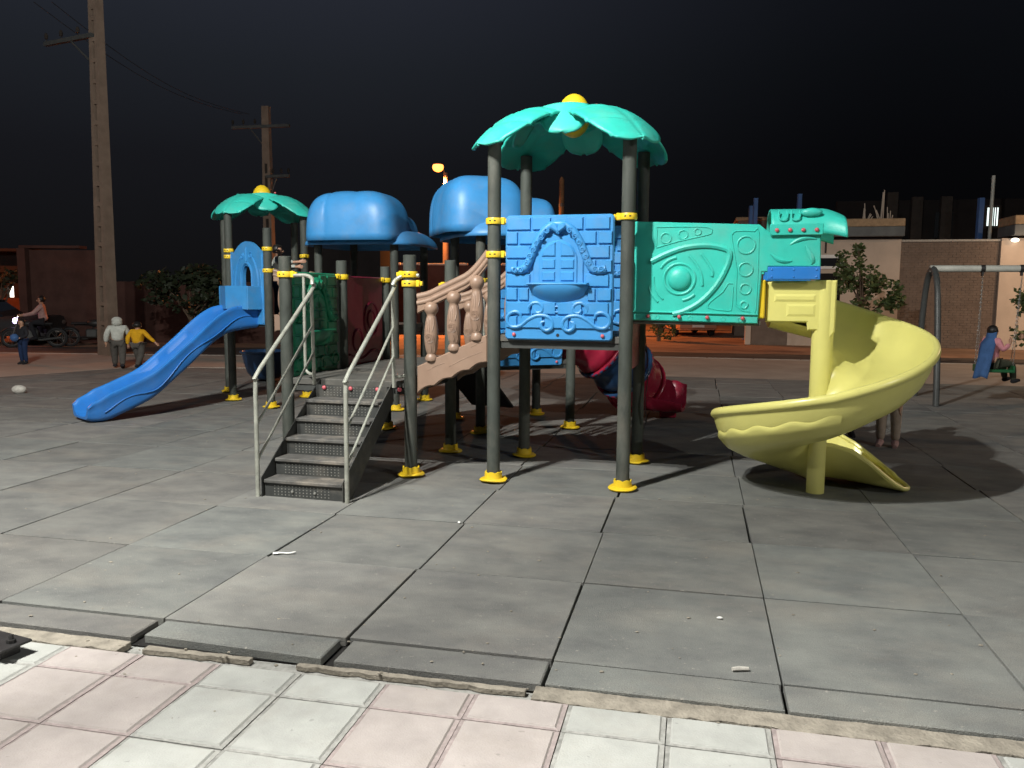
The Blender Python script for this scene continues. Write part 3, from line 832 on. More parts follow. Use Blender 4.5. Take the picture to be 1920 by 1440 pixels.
# green tunnel bridge towards the spiral slide ---------------------------------
tb = sub('tunnel_bridge', PS, (0, 0, 0), 0, 'bright green moulded tunnel between the front tower and the yellow spiral slide')
def tunnel_panel(v0, sgn):
    mb = MB()
    poly = [(1.16, 1.435), (2.195, 1.418), (2.213, 1.842), (2.262, 1.842), (2.262, 1.885), (2.665, 1.882), (2.655, 2.150), (2.27, 2.150), (2.18, 2.226), (1.16, 2.265)]
    mb.prism(poly, v0, v0 + sgn * .04, 'y', c=.008) if sgn > 0 else mb.prism(poly[::-1], v0, v0 + sgn * .04, 'y', c=.008)
    yb = v0
    yf = lambda d: v0 - sgn * d
    def ring(cx, cz, r_, t_=.009, n=26, a0=0, a1=360, rz=None):
        mb.tube([(cx + r_ * math.cos(R(a0 + (a1 - a0) * k / n)), yb, cz + (rz or r_) * math.sin(R(a0 + (a1 - a0) * k / n))) for k in range(n + 1)], t_, 6, caps=(a1 - a0) < 359)
    q = lambda x, y: (1.2 + (x - 225) / (1180 - 225) * .985, 1.437 + (1000 - y) / 765 * .83)
    def line(l, t_, k=3): mb.tube(smooth_path([(q(x, y)[0], yb, q(x, y)[1]) for x, y in l], k), t_, 7)
    # big eye shape
    line([(335, 545), (450, 490), (600, 440), (760, 425), (880, 440), (955, 480), (930, 600), (850, 740), (730, 860), (600, 930), (520, 950)], .024)
    mb.ball((q(567, 680)[0], yb, q(567, 680)[1]), (.098, .045, .098), 22, 12)
    cx, cz = q(567, 680)
    ring(cx, cz, .128, .012)
    ring(cx, cz, .180, .013, 10, 100, 150); ring(cx, cz, .180, .013, 10, -80, -45)
    ring(cx, cz, .215, .010, 12, 175, 232); ring(cx, cz, .26, .010, 10, 195, 228)
    line([(640, 505), (700, 570), (740, 650), (750, 730)], .013); line([(735, 490), (790, 560), (825, 620), (825, 660)], .013)
    # upper left pocket
    line([(375, 430), (378, 300), (400, 283), (700, 283), (800, 295), (810, 325), (780, 345), (560, 390), (375, 440)], .007, 2)
    for x, y, r_ in ((450, 368, .042), (587, 342, .036), (700, 322, .026)): ring(*q(x, y), r_, .008)
    # right pocket
    line([(975, 340), (1000, 320), (1140, 322), (1172, 345), (1172, 900), (1130, 925), (1020, 880), (1015, 620), (965, 370), (975, 340)], .007, 2)
    for x, y, r_ in ((1080, 425, .070), (1083, 607, .055), (1087, 755, .042), (1080, 875, .028)): ring(*q(x, y), r_, .009)
    line([(985, 715), (950, 715), (910, 780), (820, 850), (805, 900), (960, 920), (985, 890), (990, 740)], .007, 2)
    # leaf marks on the upper part
    for l, t_ in (([(1410, 425), (1470, 390), (1540, 375), (1605, 385)], .012), ([(1265, 490), (1320, 530), (1380, 545), (1430, 545)], .014), ([(1530, 430), (1560, 490), (1580, 540), (1575, 570)], .016)):
        p_ = smooth_path([(q(x, y)[0], yb, q(x, y)[1]) for x, y in l], 4); n_ = len(p_)
        mb.tube(p_, [t_ * (.4 + math.sin(math.pi * i / (n_ - 1)) * 1.0) for i in range(n_)], 7)
    # bottom flange with rolled step
    mb.prism([(1.16, 1.50), (2.197, 1.486), (2.197, 1.502), (1.16, 1.518)] if sgn > 0 else [(1.16, 1.518), (2.197, 1.502), (2.197, 1.486), (1.16, 1.50)], yf(.018), yb + sgn * .01, 'y', c=.006)
    for i in range(6): ring(1.38 + i * .135, 1.462 - i * .002, .017, .004, 12)
    o = mb.build('side_panel', M['teal'], tb)
    for x in (1.30, 1.56, 1.79, 2.075):
        MB().ball((0, 0, 0), (.017, .02, .017), 10, 6).build('bolt', M['bolt'], tb, loc=(x, yf(.012), 1.47 - (x - 1.3) * .01))
    mbp = MB(); mbp.cbox(2.258, 2.664, min(yf(.012), yb + sgn * .03), max(yf(.012), yb + sgn * .03), 1.780, 1.884, .006)
    pl = mbp.build('joint_plate', M['slide_blue'], tb)
    bb = MB()
    for x in (2.29, 2.46, 2.635):
        for z in (1.803, 1.862): bb.ball((x, yf(.013), z), (.009, .007, .009), 7, 5)
    bb.build('plate_bolts', M['slide_blue'], tb)
VT0, VT1 = 0.22, 0.98
tunnel_panel(VT0, 1); tunnel_panel(VT1, -1)
MB().cbox(1.15, 2.22, VT0 + .03, VT1 - .03, 1.40, 1.445, .006).build('floor', M['deck'], tb)
MB().cbox(2.196, 2.25, VT0 + .03, VT1 - .03, 1.46, 1.78, .01).build('collar', M['clamp'], tb)
cm = MB()   # arched canopy over the slide mouth, flared at its outer end
def can(a, b):
    u_ = 2.27 + .40 * min(1, a / .62) + (0 if a < .62 else .17 * ((a - .62) / .38))
    fl = 0 if a < .62 else ((a - .62) / .38) ** 1.6
    w = math.pi * b
    half = (VT1 - VT0) / 2 + .03 + .06 * fl
    cv = (VT0 + VT1) / 2
    c, s_ = math.cos(w), math.sin(w)
    y = cv - half * math.copysign(abs(c) ** (2 / 3.2), c)
    z = 2.145 + (.225 - .03 * fl) * abs(s_) ** (2 / 2.6) - .035 * fl
    return (u_, y, z)
cm.grid(can, 26, 40)
co = cm.build('canopy', M['teal'], tb, solid=.022, angle=60)
cf = MB(); cf.cbox(2.262, 2.668, VT0 - .034, VT0 - .012, 2.135, 2.225, .005)
for cxx, r_ in ((2.36, .045), (2.455, .045)):
    cf.tube(smooth_path([(cxx - r_ * .7, VT0 + .012, 2.335), (cxx - r_ * .7, VT0 - .022, 2.275), (cxx, VT0 - .026, 2.252), (cxx + r_ * .7, VT0 - .022, 2.275), (cxx + r_ * .7, VT0 + .012, 2.335)], 4), .007, 6)
cf.ball((2.575, VT0 + .0, 2.315), (.085, .03, .035), 14, 8)
cf.build('canopy_flange', M['teal'], tb)
for i in range(4): MB().ball((0, 0, 0), (.017, .014, .017), 10, 6).build('bolt', M['bolt'], tb, loc=(2.315 + i * .101, VT0 - .04, 2.175))

# spiral slide ----------------------------------------------------------------
ss = sub('spiral_slide', PS, (2.72, 0.375, 0), 0, 'pale yellow spiral slide turning round a thick column')
col = MB(); col.lathe([(.073, 0.0), (.073, .55), (.085, .70), (.087, 1.40), (.087, 1.770), (.080, 1.778)], 28)
col.build('column', M['yellow'], ss)
def frame(q):
    """q in 0..1 along the chute -> origin, radial dir, tangent, floor z, wall scale, inner lip"""
    L0, L1, L2 = .40, 5.2, .04
    tot = L0 + L1 + L2; s = q * tot
    A0, A1 = R(92), R(-268)
    if s < L0:
        d = L0 - s
        rad = Vector((math.cos(A0), math.sin(A0), 0)); tan = Vector((rad.y, -rad.x, 0))
        return -tan * d, rad, interp(s, [0, L0], [1.445, 1.345]), 1.0, .33
    if s < L0 + L1:
        f = (s - L0) / L1; a = A0 + (A1 - A0) * f
        rad = Vector((math.cos(a), math.sin(a), 0))
        ad = math.degrees(a)
        z = interp(-ad, [-92, -45, 0, 90, 180, 225, 268], [1.345, 1.135, .985, .60, .335, .21, .10])
        return Vector((0, 0, 0)), rad, z, 1.0, interp(f, [0, .85, 1], [.20, .20, .30])
    d = s - L0 - L1; f = d / L2
    a = A1
    rad = Vector((math.cos(a), math.sin(a), 0)); tan = Vector((rad.y, -rad.x, 0))
    rad0 = Vector((math.cos(A1), math.sin(A1), 0)); tan0 = Vector((rad0.y, -rad0.x, 0))
    return tan0 * d, rad, interp(f, [0, .5, 1], [.10, .06, .04]), interp(f, [0, .30, .6, .85, 1], [1, .92, .58, .28, .12]), interp(f, [0, .30, .6, .85, 1], [.30, .27, .17, .08, .03])
PROF_IN = [(.070, 1.00), (.082, .62), (.110, .33), (.160, .12), (.24, .02), (.36, -.02), (.50, -.01), (.60, .015), (.69, .06), (.765, .13), (.815, .21), (.842, .285), (.852, .318), (.868, .336), (.892, .338), (.910, .322), (.916, .300), (.912, .278), (.896, .268), (.884, .255), (.878, .235), (.858, .175), (.815, .085), (.740, .005), (.62, -.05), (.45, -.075), (.25, -.06), (.13, -.015), (.073, .02)]
def chute(i, j):
    o, rad, z, ws, il = frame(i)
    k = j * (len(PROF_IN) - 1); k0 = min(int(k), len(PROF_IN) - 2); t = k - k0
    r_ = PROF_IN[k0][0] * (1 - t) + PROF_IN[k0 + 1][0] * t
    dz = PROF_IN[k0][1] * (1 - t) + PROF_IN[k0 + 1][1] * t
    if k <= 4: dz = dz * il if dz > .02 else dz
    elif dz > 0: dz *= ws
    r_ = .07 + (r_ - .07) * .955
    f = max(0, (i * (.40 + 5.2 + .04) - 5.6) / .04 * .1)
    r_ = .07 + (r_ - .07) * interp(f, [0, .35, .6, .8, .92, 1], [1, .98, .90, .76, .60, .42])
    if k0 >= 24: dz -= (z + dz - .008) * min(1, f * 2.2)
    p = o + rad * r_
    return (p.x, p.y, max(.004, z + dz))
cmb = MB(); cmb.grid(chute, 130, len(PROF_IN) - 1)
for i in (0, 1):     # close the ends
    ring = [chute(i, j / (len(PROF_IN) - 1)) for j in range(len(PROF_IN))]
    cmb.add(ring, [tuple(range(len(ring)))])
sc_ = MB()      # exit scoop: rounded trough ending in a lip on the ground
SX = [-.06, .12, .28, .42, .54, .64, .70]
NR = [(.085, .405), (.080, .395), (.075, .355), (.070, .265), (.070, .165), (.085, .085), (.12, .050)]      # near rim: across, height
FR_ = [(.90, .420), (.905, .410), (.895, .365), (.850, .290), (.760, .205), (.640, .130), (.520, .090)]     # far rim
FL = [.105, .085, .070, .055, .045, .036, .032]
def scoop(i, j):
    q_ = i * (len(SX) - 1); k = min(int(q_), len(SX) - 2); t = q_ - k
    sm3 = t
    L3 = lambda A: A[k] * (1 - sm3) + A[k + 1] * sm3
    x = L3(SX); yn = L3([p[0] for p in NR]); zn = L3([p[1] for p in NR]); yf = L3([p[0] for p in FR_]); zf_ = L3([p[1] for p in FR_]); fl = L3(FL)
    c = -math.cos(math.pi * j); w = math.copysign(abs(c) ** .72, c)
    y = (yn + yf) / 2 + (yf - yn) / 2 * w
    wall = (zn if c < 0 else zf_) - fl
    z = fl + wall * abs(c) ** 3.0
    x += .075 * (1 - c * c) * max(0, (i - .55) / .45) ** 2
    return (x, y, z)
sc_.grid(scoop, 36, 28)
sc_.build('exit_scoop', M['yellow'], ss, solid=-.022, angle=70)
rim_ = [Vector(scoop(i / 24, 0)) for i in range(25)] + [Vector(scoop(1, j / 16)) for j in range(1, 16)] + [Vector(scoop(i / 24, 1)) for i in range(24, -1, -1)]
MB().tube(rim_, .019, 8).build('scoop_lip', M['yellow'], ss)
cmb.build('chute', M['yellow'], ss, angle=55)
wv = MB()    # wavy step moulded on the outside of the chute
def wave(i, j):
    a = R(-85 - 120 * i); z = interp(-math.degrees(a), [85, 180, 205], [.62, .335, .29])
    edge = .155 + .014 * math.sin(i * 38) - .03 * i
    h_ = edge * (1 - j) + (-.045) * j
    r_ = interp(h_, [-.06, -.05, .005, .085, .175], [.60, .63, .75, .83, .868]) * .955 + (.0095 * min(1, math.sin(math.pi * i) * 2.5) if .05 < j < .95 else -.002)
    return (math.cos(a) * r_, math.sin(a) * r_, z + h_)
wv.grid(wave, 60, 10); wv.build('wave_relief', M['yellow'], ss, angle=60)
eb = MB()    # entry box: near side wall with a step down to the column
eb.prism([(-.46, 1.432), (-.135, 1.432), (-.125, 1.368), (-.06, 1.368), (-.02, 1.30), (.05, 1.30), (.087, 1.36), (.087, 1.778), (-.46, 1.765)], -.075, -.02, 'y', c=.012)
eb.relief(-.40, -.07, 1.60, 1.665, -.075, -.083, .02); eb.relief(-.30, -.07, 1.48, 1.585, -.075, -.082, .02)
eb.build('entry_wall', M['yellow'], ss)
MB().cbox(-.46, -.42, -.02, .66, 1.40, 1.76, .01).build('entry_lip', M['yellow'], ss) if False else None

# stairs ----------------------------------------------------------------------
def staircase(u_, v_, ang, width, rise, n, run, label, full=True):
    st = sub('staircase', PS, (u_, v_, 0), ang, label)      # local: x across, -y outwards
    w = width / 2; h = rise / n
    for i in range(n):
        z = h * (i + 1); y1 = -run + run / (n - 1) * (i + 0) if False else None
        yf = -run + (run / (n - .35)) * i
        yb = yf + run / (n - .35)
        if i < n - 1:
            MB().cbox(-w + .012, w - .012, yf - .022, yb + .004, z - .03, z, .006).build('tread', M['tread'], st)
        r_ = MB().box(-w + .013, w - .013, yf, yf + .004, z - h + .0, z - .03).build('riser', M['riser'], st)
        sm_ = MB()
        cols = int((2 * w - .18) / .032)
        rows = 4 if z - .03 - (z - h) > .08 else 3
        for a in range(cols):
            for b in range(rows):
                x = -w + .10 + a * .032; zz = z - h + .020 + b * .0235
                sm_.lathe([(.0062, 0), (.0035, .004)], 6, Matrix.Translation((x, yf, zz)) @ Matrix.Rotation(R(90), 4, 'X'))
        stuff(sm_.build('stud_pattern', M['stud'], r_, fixn=False))
    for s in (-1, 1):
        x0 = s * w
        mb = MB()
        a = (-run - .035, 0.0); 
        poly = [(-run - .035, 0.0), (-run + .13, 0.0), (.0, rise - .17), (.0, rise + .005), (-.02, rise + .005), (-run - .035, h + .02)]
        Mx = Matrix(((0, 1, 0, 0), (1, 0, 0, 0), (0, 0, 1, 0), (0, 0, 0, 1)))
        mb.prism(poly, x0 - .004 * 1, x0 + .004, 'y', M=Mx)
        mb.build('stringer', M['riser'], st)
        if full:
            xs = x0 + s * .035
            hr = sub('handrail', st)
            yb_ = -run - .03
            main = [(xs, yb_, 0), (xs, yb_ + .004, .88), (xs, yb_ + .02, .955), (xs, yb_ + .07, 1.03), (xs, -.09, rise + .80), (xs, -.06, rise + .88), (xs + s * .02, -.02, rise + .925), (xs + s * .09, 0, rise + .955), (xs + s * .22, .0, rise + .955)]
            MB().tube(smooth_path(main, 3), .0185, 10).build('rail', M['tube'], hr)
            MB().tube([(xs, -.075, rise + .80), (xs, -.065, rise + .50), (xs - s * .005, -.06, rise - .04)], .0165, 8).build('rail', M['tube'], hr)
            MB().tube(smooth_path([(xs + s * .115, 0, rise + .95), (xs + s * .115, .0, rise + .55), (xs + s * .115, 0, rise + .14), (xs + s * .10, -.01, rise + .08), (xs + s * .05, -.03, rise + .055), (xs, -.06, rise + .06)], 3), .0145, 8).build('rail', M['tube'], hr)
            for f in (.36, .70):
                z0 = .955 * (1 - f) + .11 * f; z1 = (rise + .77) * (1 - f) + (rise + .02) * f
                MB().tube([(xs, yb_ + .01, z0 - .06), (xs, -.068, z1)], .0115, 8).build('rail', M['tube'], hr)
    for x in (-.26, .0, .26):
        MB().ball((0, 0, 0), (.020, .016, .020), 10, 6).build('bolt', M['bolt'], st, loc=(x * width / .72, -run + (run / (n - .35)) * (n - 1) - .008, rise - .055))
    for x in (-.1, .1):
        MB().ball((0, 0, 0), (.013, .010, .013), 8, 5).build('bolt', M['stud'], st, loc=(x, -run - .006, .05))
    MB().ball((0, 0, 0), (.022, .018, .022), 10, 6).build('bolt', M['bolt'], st, loc=(w + .07, -.02, rise - .06))
    return st
staircase(-1.30, -0.005, 0, 0.72, HB - 0.01, 6, 1.0, 'grey steel stairs with perforated risers and galvanised handrails')
# dark climbing ramp behind the lower tower
rp = MB(); rp.prism([(-.30, -1.0), (.30, -1.0), (.30, 0), (-.30, 0)], 0, .03, 'z', c=.004)
for i in range(6): rp.box(-.27, .27, -.92 + i * .16, -.88 + i * .16, .03, .05)
ro = rp.build('climbing_ramp', M['black'], PS, loc=(-1.08, 2.36, .80))
ro.rotation_euler = (R(36), 0, R(168)); ro['label'] = 'black climbing ramp sloping down behind the lower tower'
hr2 = MB()
for vv in (1.28, 2.18):
    hr2.tube(smooth_path([(-.79, vv, 1.72), (-.74, vv, 1.70), (-.735, vv, 1.5), (-.735, vv, 1.0), (-.74, vv, .93), (-.80, vv, .91)], 3), .013, 8)
hr2.build('grab_rail', M['tube'], PS)

# bridges with turned balusters -------------------------------------------------
bal_me = []
def baluster_mb():
    mb = MB()
    prof = [(.026, 0), (.040, .012), (.044, .035), (.036, .060), (.030, .072), (.036, .10), (.046, .17), (.049, .24), (.047, .31), (.040, .38), (.033, .43), (.030, .445), (.036, .462), (.047, .485), (.050, .51), (.046, .54), (.030, .565), (.01, .575)]
    mb.lathe(prof, 18)
    # carved rings and grain lines
    for k, (zc, sgn) in enumerate(((.225, -1), (.225, 1))):
        for r_ in (.011, .021, .031):
            pts = []
            for i in range(17):
                t = 2 * math.pi * i / 16
                x = r_ * .95 * math.cos(t); z = zc + r_ * 1.35 * math.sin(t)
                rr = interp(z, [.10, .17, .24, .31, .38], [.036, .046, .049, .047, .040])
                pts.append((x, sgn * math.sqrt(max(1e-5, rr * rr - x * x)), z))
            mb.tube(pts, .0038, 5, caps=False)
        for x0, za, zb, bow in ((-.024, .10, .40, -.010), (.022, .30, .43, .006), (-.016, .30, .42, .004), (.026, .09, .22, .008), (.0, .29, .40, .0), (0.008, .10, .16, .004)):
            pts = []
            for i in range(9):
                z = za + (zb - za) * i / 8; x = x0 + bow * math.sin(math.pi * i / 8)
                rr = interp(z, [.072, .10, .17, .24, .31, .38, .43, .445], [.030, .036, .046, .049, .047, .040, .033, .030])
                x = max(-rr * .9, min(rr * .9, x)); pts.append((x, sgn * math.sqrt(max(1e-6, rr * rr - x * x)), z))
            mb.tube(pts, .0038, 5)
    return mb
def balustrade(pa, pb, za, zb, label, nb=3, flip=1):
    pa, pb = Vector(pa), Vector(pb); L_ = (pb - pa).length; ang = math.atan2(pb.y - pa.y, pb.x - pa.x)
    br = sub('balustrade', PS, (pa.x, pa.y, 0), ang, label)
    x0, x1 = .075, L_ - .05
    Z = lambda x: za + (zb - za) * (x - 0) / L_
    st = MB()
    n = 24; top, bot = [], []
    for i in range(n + 1):
        x = x0 + (x1 - x0) * i / n
        top.append((x, Z(x) + .10)); bot.append((x, Z(x) - .145 + .024 * abs(math.sin((x - x0) * 19.5))))
    st.prism(bot + top[::-1], -.032, .032, 'y', c=.010)
    for i, (zz, ln) in enumerate(((.02, .16), (-.03, .3), (.05, .12))):
        xx = x0 + .1 + .2 * i
        st.tube(smooth_path([(xx, -.031, Z(xx) + zz), (xx + ln * .5, -.031, Z(xx + ln * .5) + zz + .008), (xx + ln, -.031, Z(xx + ln) + zz)], 3), .004, 5)
    st.build('stringer', M['brown'], br)
    rl = MB()
    # handrail: two rolled mouldings and a flat band, sweeping up towards the higher end
    rise = zb - za
    RZ = lambda x: Z(x) + .69 + (.16 * max(0, (x - .52) / .25) ** 1.6 if rise > .1 else 0) + .03 * max(0, (.18 - x) / .12)
    xs = [x0 + (x1 - x0) * i / 16 for i in range(17)]
    tp, bt = [(x, RZ(x)) for x in xs], [(x, RZ(x) - .115 - .035 * max(0, (.22 - x) / .15)) for x in xs]
    rl.prism(bt + tp[::-1], -.022, .022, 'y', c=.008)
    rl.tube([(x, 0, RZ(x)) for x in xs], .030, 10); rl.tube([(x, -.010, RZ(x) - .058) for x in xs], .024, 10)
    rl.build('handrail', M['brown'], br)
    for i in range(nb):
        x = x0 + (x1 - x0) * (i + .62) / (nb + .1)
        if not bal_me: o = baluster_mb().build('baluster', M['brown'], br); bal_me.append(o.data)
        else: o = bpy.data.objects.new('baluster', bal_me[0]); COL.objects.link(o); o.parent = br
        hgt = (RZ(x) - .09) - (Z(x) + .07)
        o.location = (x, -.012, Z(x) + .085); o.scale = (1.28, 1.28, hgt / .575)
    return br
balustrade((-.775, .0), (0, 0), .87, 1.225, 'tan moulded balustrade on the near side of the ramp bridge')
balustrade((-.785, 1.15), (0, 1.15), .87, 1.225, 'tan moulded balustrade on the far side of the ramp bridge')
rb = MB()
Mx = Matrix.Translation((-.785, .58, .835)) @ Matrix.Rotation(-math.atan2(.43, .78), 4, 'Y')
rb.cbox(0, .885, -.52, .52, 0, .035, .004, Mx)
for i in range(7): rb.cbox(.05 + i * .12, .075 + i * .12, -.5, .5, .035, .048, .003, Mx)
rb.build('bridge_deck', M['deck'], PS)
balustrade(C2 + Vector((-.0, 0)), (-3.65, 3.78), HA - .06, HA - .10, 'tan balustrade on the near side of the far left bridge')
balustrade(C3, (-3.65, 4.93), HA - .06, HA - .10, 'tan balustrade on the far side of the far left bridge')
deck([(-4.30, 3.56), (-3.66, 3.79), (-3.66, 4.92), (-4.38, 4.74)], HA - .09, 'bridge_deck')

# blue arch panel and wave slide ------------------------------------------------
cm_ = (C1 + C2) / 2; cang = math.atan2(C2.y - C1.y, C2.x - C1.x)
ap = sub('arch_panel', PS, (cm_.x, cm_.y, 1.19), cang, 'blue arched gateway panel with a peep hole above the blue slide')
am = MB()
n = 40; out = [(-.47, 0), (.47, 0)]
for i in range(n + 1):
    x = .47 - .94 * i / n
    z = 1.03 + .155 * max(0, math.cos(x / .36 * math.pi / 2)) ** .8 * (1 if abs(x) < .36 else 0) - .02 * math.cos(x * 20) * (1 if abs(x) > .36 else 0)
    out.append((x, z))
# slab with an arched hole, built as two halves joined at top and bottom
hole = [(.12 * math.cos(t), .69 + .15 * math.sin(t)) for t in [math.pi * k / 16 for k in range(17)]]
hole = [(.12, .50)] + hole + [(-.12, .50)]
right = [(0, 0), (.47, 0)] + [p for p in out[2:] if p[0] >= 0] + [h for h in hole[::-1] if h[0] >= -1e-6][0:0]
def half(s):
    O = [(0.0, 0), (.47, 0)] + [p for p in out[2:] if p[0] > 1e-6] + [(0.0, out[2 + n // 2][1])]
    Hh = [(0.0, hole[9][1])] + [p for p in hole[::-1] if p[0] > 1e-6][::-1][::-1]
    Hh = [(0.0, .84)] + [(.12 * math.cos(t), .69 + .15 * math.sin(t)) for t in [math.pi / 2 - math.pi / 2 * k / 8 for k in range(1, 9)]] + [(.12, .50), (0.0, .50)]
    P = O + Hh
    P = [(s * x, z) for x, z in P]
    return P if s > 0 else P[::-1]
import bmesh
for s in (1, -1):
    P = half(s); nP = len(P)
    am.add([(x, -.02, z) for x, z in P], [tuple(range(nP))]); am.add([(x, .03, z) for x, z in P], [tuple(range(nP))[::-1]])
    for k in range(nP):
        k2 = (k + 1) % nP
        if abs(P[k][0]) < 1e-6 and abs(P[k2][0]) < 1e-6: continue
        a, b = P[k], P[k2]
        am.add([(a[0], -.02, a[1]), (a[0], .03, a[1]), (b[0], .03, b[1]), (b[0], -.02, b[1])], [(0, 1, 2, 3)])
am.tube([(.155 * math.cos(t), -.022, .69 + .185 * math.sin(t)) for t in [math.pi * k / 16 for k in range(17)]], .018, 6)
for s in (-1, 1):
    am.tube([(s * .155, -.022, .69), (s * .155, -.022, .50)], .018, 6)
    am.tube(smooth_path([(s * .30, -.02, .40), (s * .33, -.02, .62), (s * .27, -.02, .82), (s * .18, -.02, .95)], 4), .014, 6)
    am.tube(smooth_path([(s * .40, -.02, .30), (s * .42, -.02, .55), (s * .38, -.02, .78)], 4), .012, 6)
    am.tube(spiral(s * .12, .98, .05, 1.2, 1, -.022, 14, s), .010, 6)
    am.tube([(s * .445, -.02, .02), (s * .445, -.02, 1.0)], .014, 6)
am.tube([(0, -.022, .90), (0, -.022, 1.10)], .014, 6)
am.build('panel', M['blue'], ap)
hd = MB()   # V shaped hood over the slide mouth
for s in (-1, 1):
    p0, p1 = Vector((s * .40, -.24)), Vector((0, -.36))
    d = (p1 - p0); w = Vector((-d.y, d.x)).normalized() * .025
    if w.y > 0: w = -w
    q_ = [tuple(p0), tuple(p1), tuple(p1 - w), tuple(p0 - w)]
    hd.prism(q_, .21, .545, 'z', c=.008)
    hd.cbox(s * .40 - .018, s * .40 + .018, -.245, -.02, .21, .54, .006)
hd.build('hood', M['blue'], ap)
wsld = sub('wave_slide', PS, (cm_.x, cm_.y, 0), cang, 'glossy blue wavy slide running down to the left')
ZF = lambda y: interp(y, WS[0], WS[1])
WS = ([], [])
ctrl = [(0.0, 1.20), (.18, 1.20), (.42, 1.165), (.62, 1.06), (.80, .92), (1.0, .745), (1.18, .60), (1.34, .47), (1.50, .35), (1.66, .27), (1.82, .205), (2.0, .135), (2.16, .085), (2.30, .075), (2.36, .085)]
cp = smooth_path([(y, 0, z) for y, z in ctrl], 5)
WS = ([p.x for p in cp], [p.z for p in cp])
SP = [(-.19, .015), (-.21, .06), (-.235, .16), (-.245, .235), (-.262, .262), (-.285, .268), (-.305, .255), (-.308, .225), (-.298, .205), (-.285, .10), (-.270, -.01), (-.25, -.055), (-.20, -.085), (0, -.095)]
PRF = [(0, -.045), (-.05, -.042), (-.11, -.030), (-.16, -.010)] + SP
PRF = [(-x, z) for x, z in PRF[::-1]] + PRF[1:]
def wsl(i, j):
    y = 2.36 * i; k = j * (len(PRF) - 1); k0 = min(int(k), len(PRF) - 2); t = k - k0
    x = PRF[k0][0] * (1 - t) + PRF[k0 + 1][0] * t; z = PRF[k0][1] * (1 - t) + PRF[k0 + 1][1] * t
    ws = interp(y, [0, .25, 2.1, 2.30, 2.36], [.75, 1, 1, .70, .45])
    e_ = interp(y, [2.2, 2.36], [1, .93])
    return (x * e_, -y, max(.01, ZF(y) + z * ws))
wm = MB(); wm.grid(wsl, 80, len(PRF) - 1)
for i in (0, 1):
    ring = [wsl(i, j / (len(PRF) - 1)) for j in range(len(PRF))]; m_ = len(ring)
    wm.add(ring, [tuple(range(m_))])
for s in (-1, 1):   # moulded wavy lines on the sides
    pts = []
    for i in range(46):
        y = .12 + 2.05 * i / 45
        pts.append((s * .292, -y, ZF(y) + .07 + .045 * math.sin(y * 7.5)))
    wm.tube(pts, .007, 6)
wm.build('chute', M['slide_blue'], wsld, angle=50)
MB().cbox(-.16, .16, -2.24, -2.10, 0.0, .06, .008).build('foot_block', M['blue'], wsld)

# red and blue tube slide from the rear tower ------------------------------------
tsl = sub('tube_slide', PS, (0, 0, 0), 0, 'red and dark blue tube slide curling down behind the front tower')
ns = Vector((.80, .58)).normalized() if False else Vector((.82, .57))
start = (D1 + D2) / 2
path = smooth_path([(start.x + .02, start.y, 1.26), (start.x + .32, start.y + .10, 1.14), (start.x + .62, start.y + .26, .93), (start.x + .86, start.y + .52, .66), (start.x + .98, start.y + .86, .44)], 6)
ek = len(path)
def tubeseg(i0, i1, m, nm, flange=True):
    mb = MB(); pp = path[i0:i1 + 1]
    rr = [.385 + .02 * math.sin(k * 1.9) for k in range(len(pp))]
    mb.tube(pp, rr, 28, caps=False)
    o = mb.build(nm, m, tsl, solid=.02, angle=60)
    for e_ in (0, -1):
        d = (pp[1] - pp[0]).normalized() if e_ == 0 else (pp[-1] - pp[-2]).normalized()
        f = MB(); f.tube([pp[e_] - d * .022, pp[e_] + d * .022], .43, 28, caps=False)
        f.build('flange', m, tsl, solid=.05)
tubeseg(0, 12, M['red'], 'tube'); tubeseg(12, 18, M['navy'], 'tube'); tubeseg(18, ek - 1, M['red'], 'tube')
pe = path[-1]; endl = Vector((1.235, 4.93)); dirv = (endl - Vector((pe.x, pe.y))).normalized(); ln = (endl - Vector((pe.x, pe.y))).length
et = MB()
EP = [(-.24, .0), (-.30, .06), (-.335, .17), (-.345, .27), (-.365, .285), (-.385, .265), (-.372, .12), (-.33, -.02), (-.25, -.06), (0, -.075)]
EP2 = [(-x, z) for x, z in ([(0, -.02)] + EP)[::-1]] + ([(0, -.02)] + EP)[1:]
def trough(i, j):
    k = j * (len(EP2) - 1); k0 = min(int(k), len(EP2) - 2); t = k - k0
    x = EP2[k0][0] * (1 - t) + EP2[k0 + 1][0] * t; z = EP2[k0][1] * (1 - t) + EP2[k0 + 1][1] * t
    L_ = .66; dv = Vector((.96, -.05)).normalized(); base = Vector((pe.x, pe.y)) + dv * (L_ * i)
    nrm = Vector((-dv.y, dv.x))
    p = base + nrm * (-x)
    zz = interp(i, [0, .3, .6, 1], [.22, .17, .15, .15]) + z * (1.0 if z < 0 else (interp(i, [0, .25, 1], [1, .50, .38]) if x > 0 else 1.12)) * interp(i, [0, .8, 1], [1.1, .95, .8]) + .010 * abs(math.sin(i * 14))
    return (p.x, p.y, zz)
et.grid(trough, 30, len(EP2) - 1)
for i in (1,):
    ring = [trough(i, j / (len(EP2) - 1)) for j in range(len(EP2))]; et.add(ring, [tuple(range(len(ring)))])
et.build('exit_trough', M['red'], tsl, angle=50)
MB().cbox(-.11, .11, -.05, .05, 0, .14, .01).build('foot_block', M['red'], tsl, loc=(pe.x + .45, pe.y - .03, 0))
# black strap hanging from the front tower
MB().tube(smooth_path([(1.20, 1.12, 1.25), (1.235, 1.10, .9), (1.215, 1.08, .62), (1.235, 1.09, .42)], 5), .011, 6, flat=.35).build('strap', M['black'], PS)

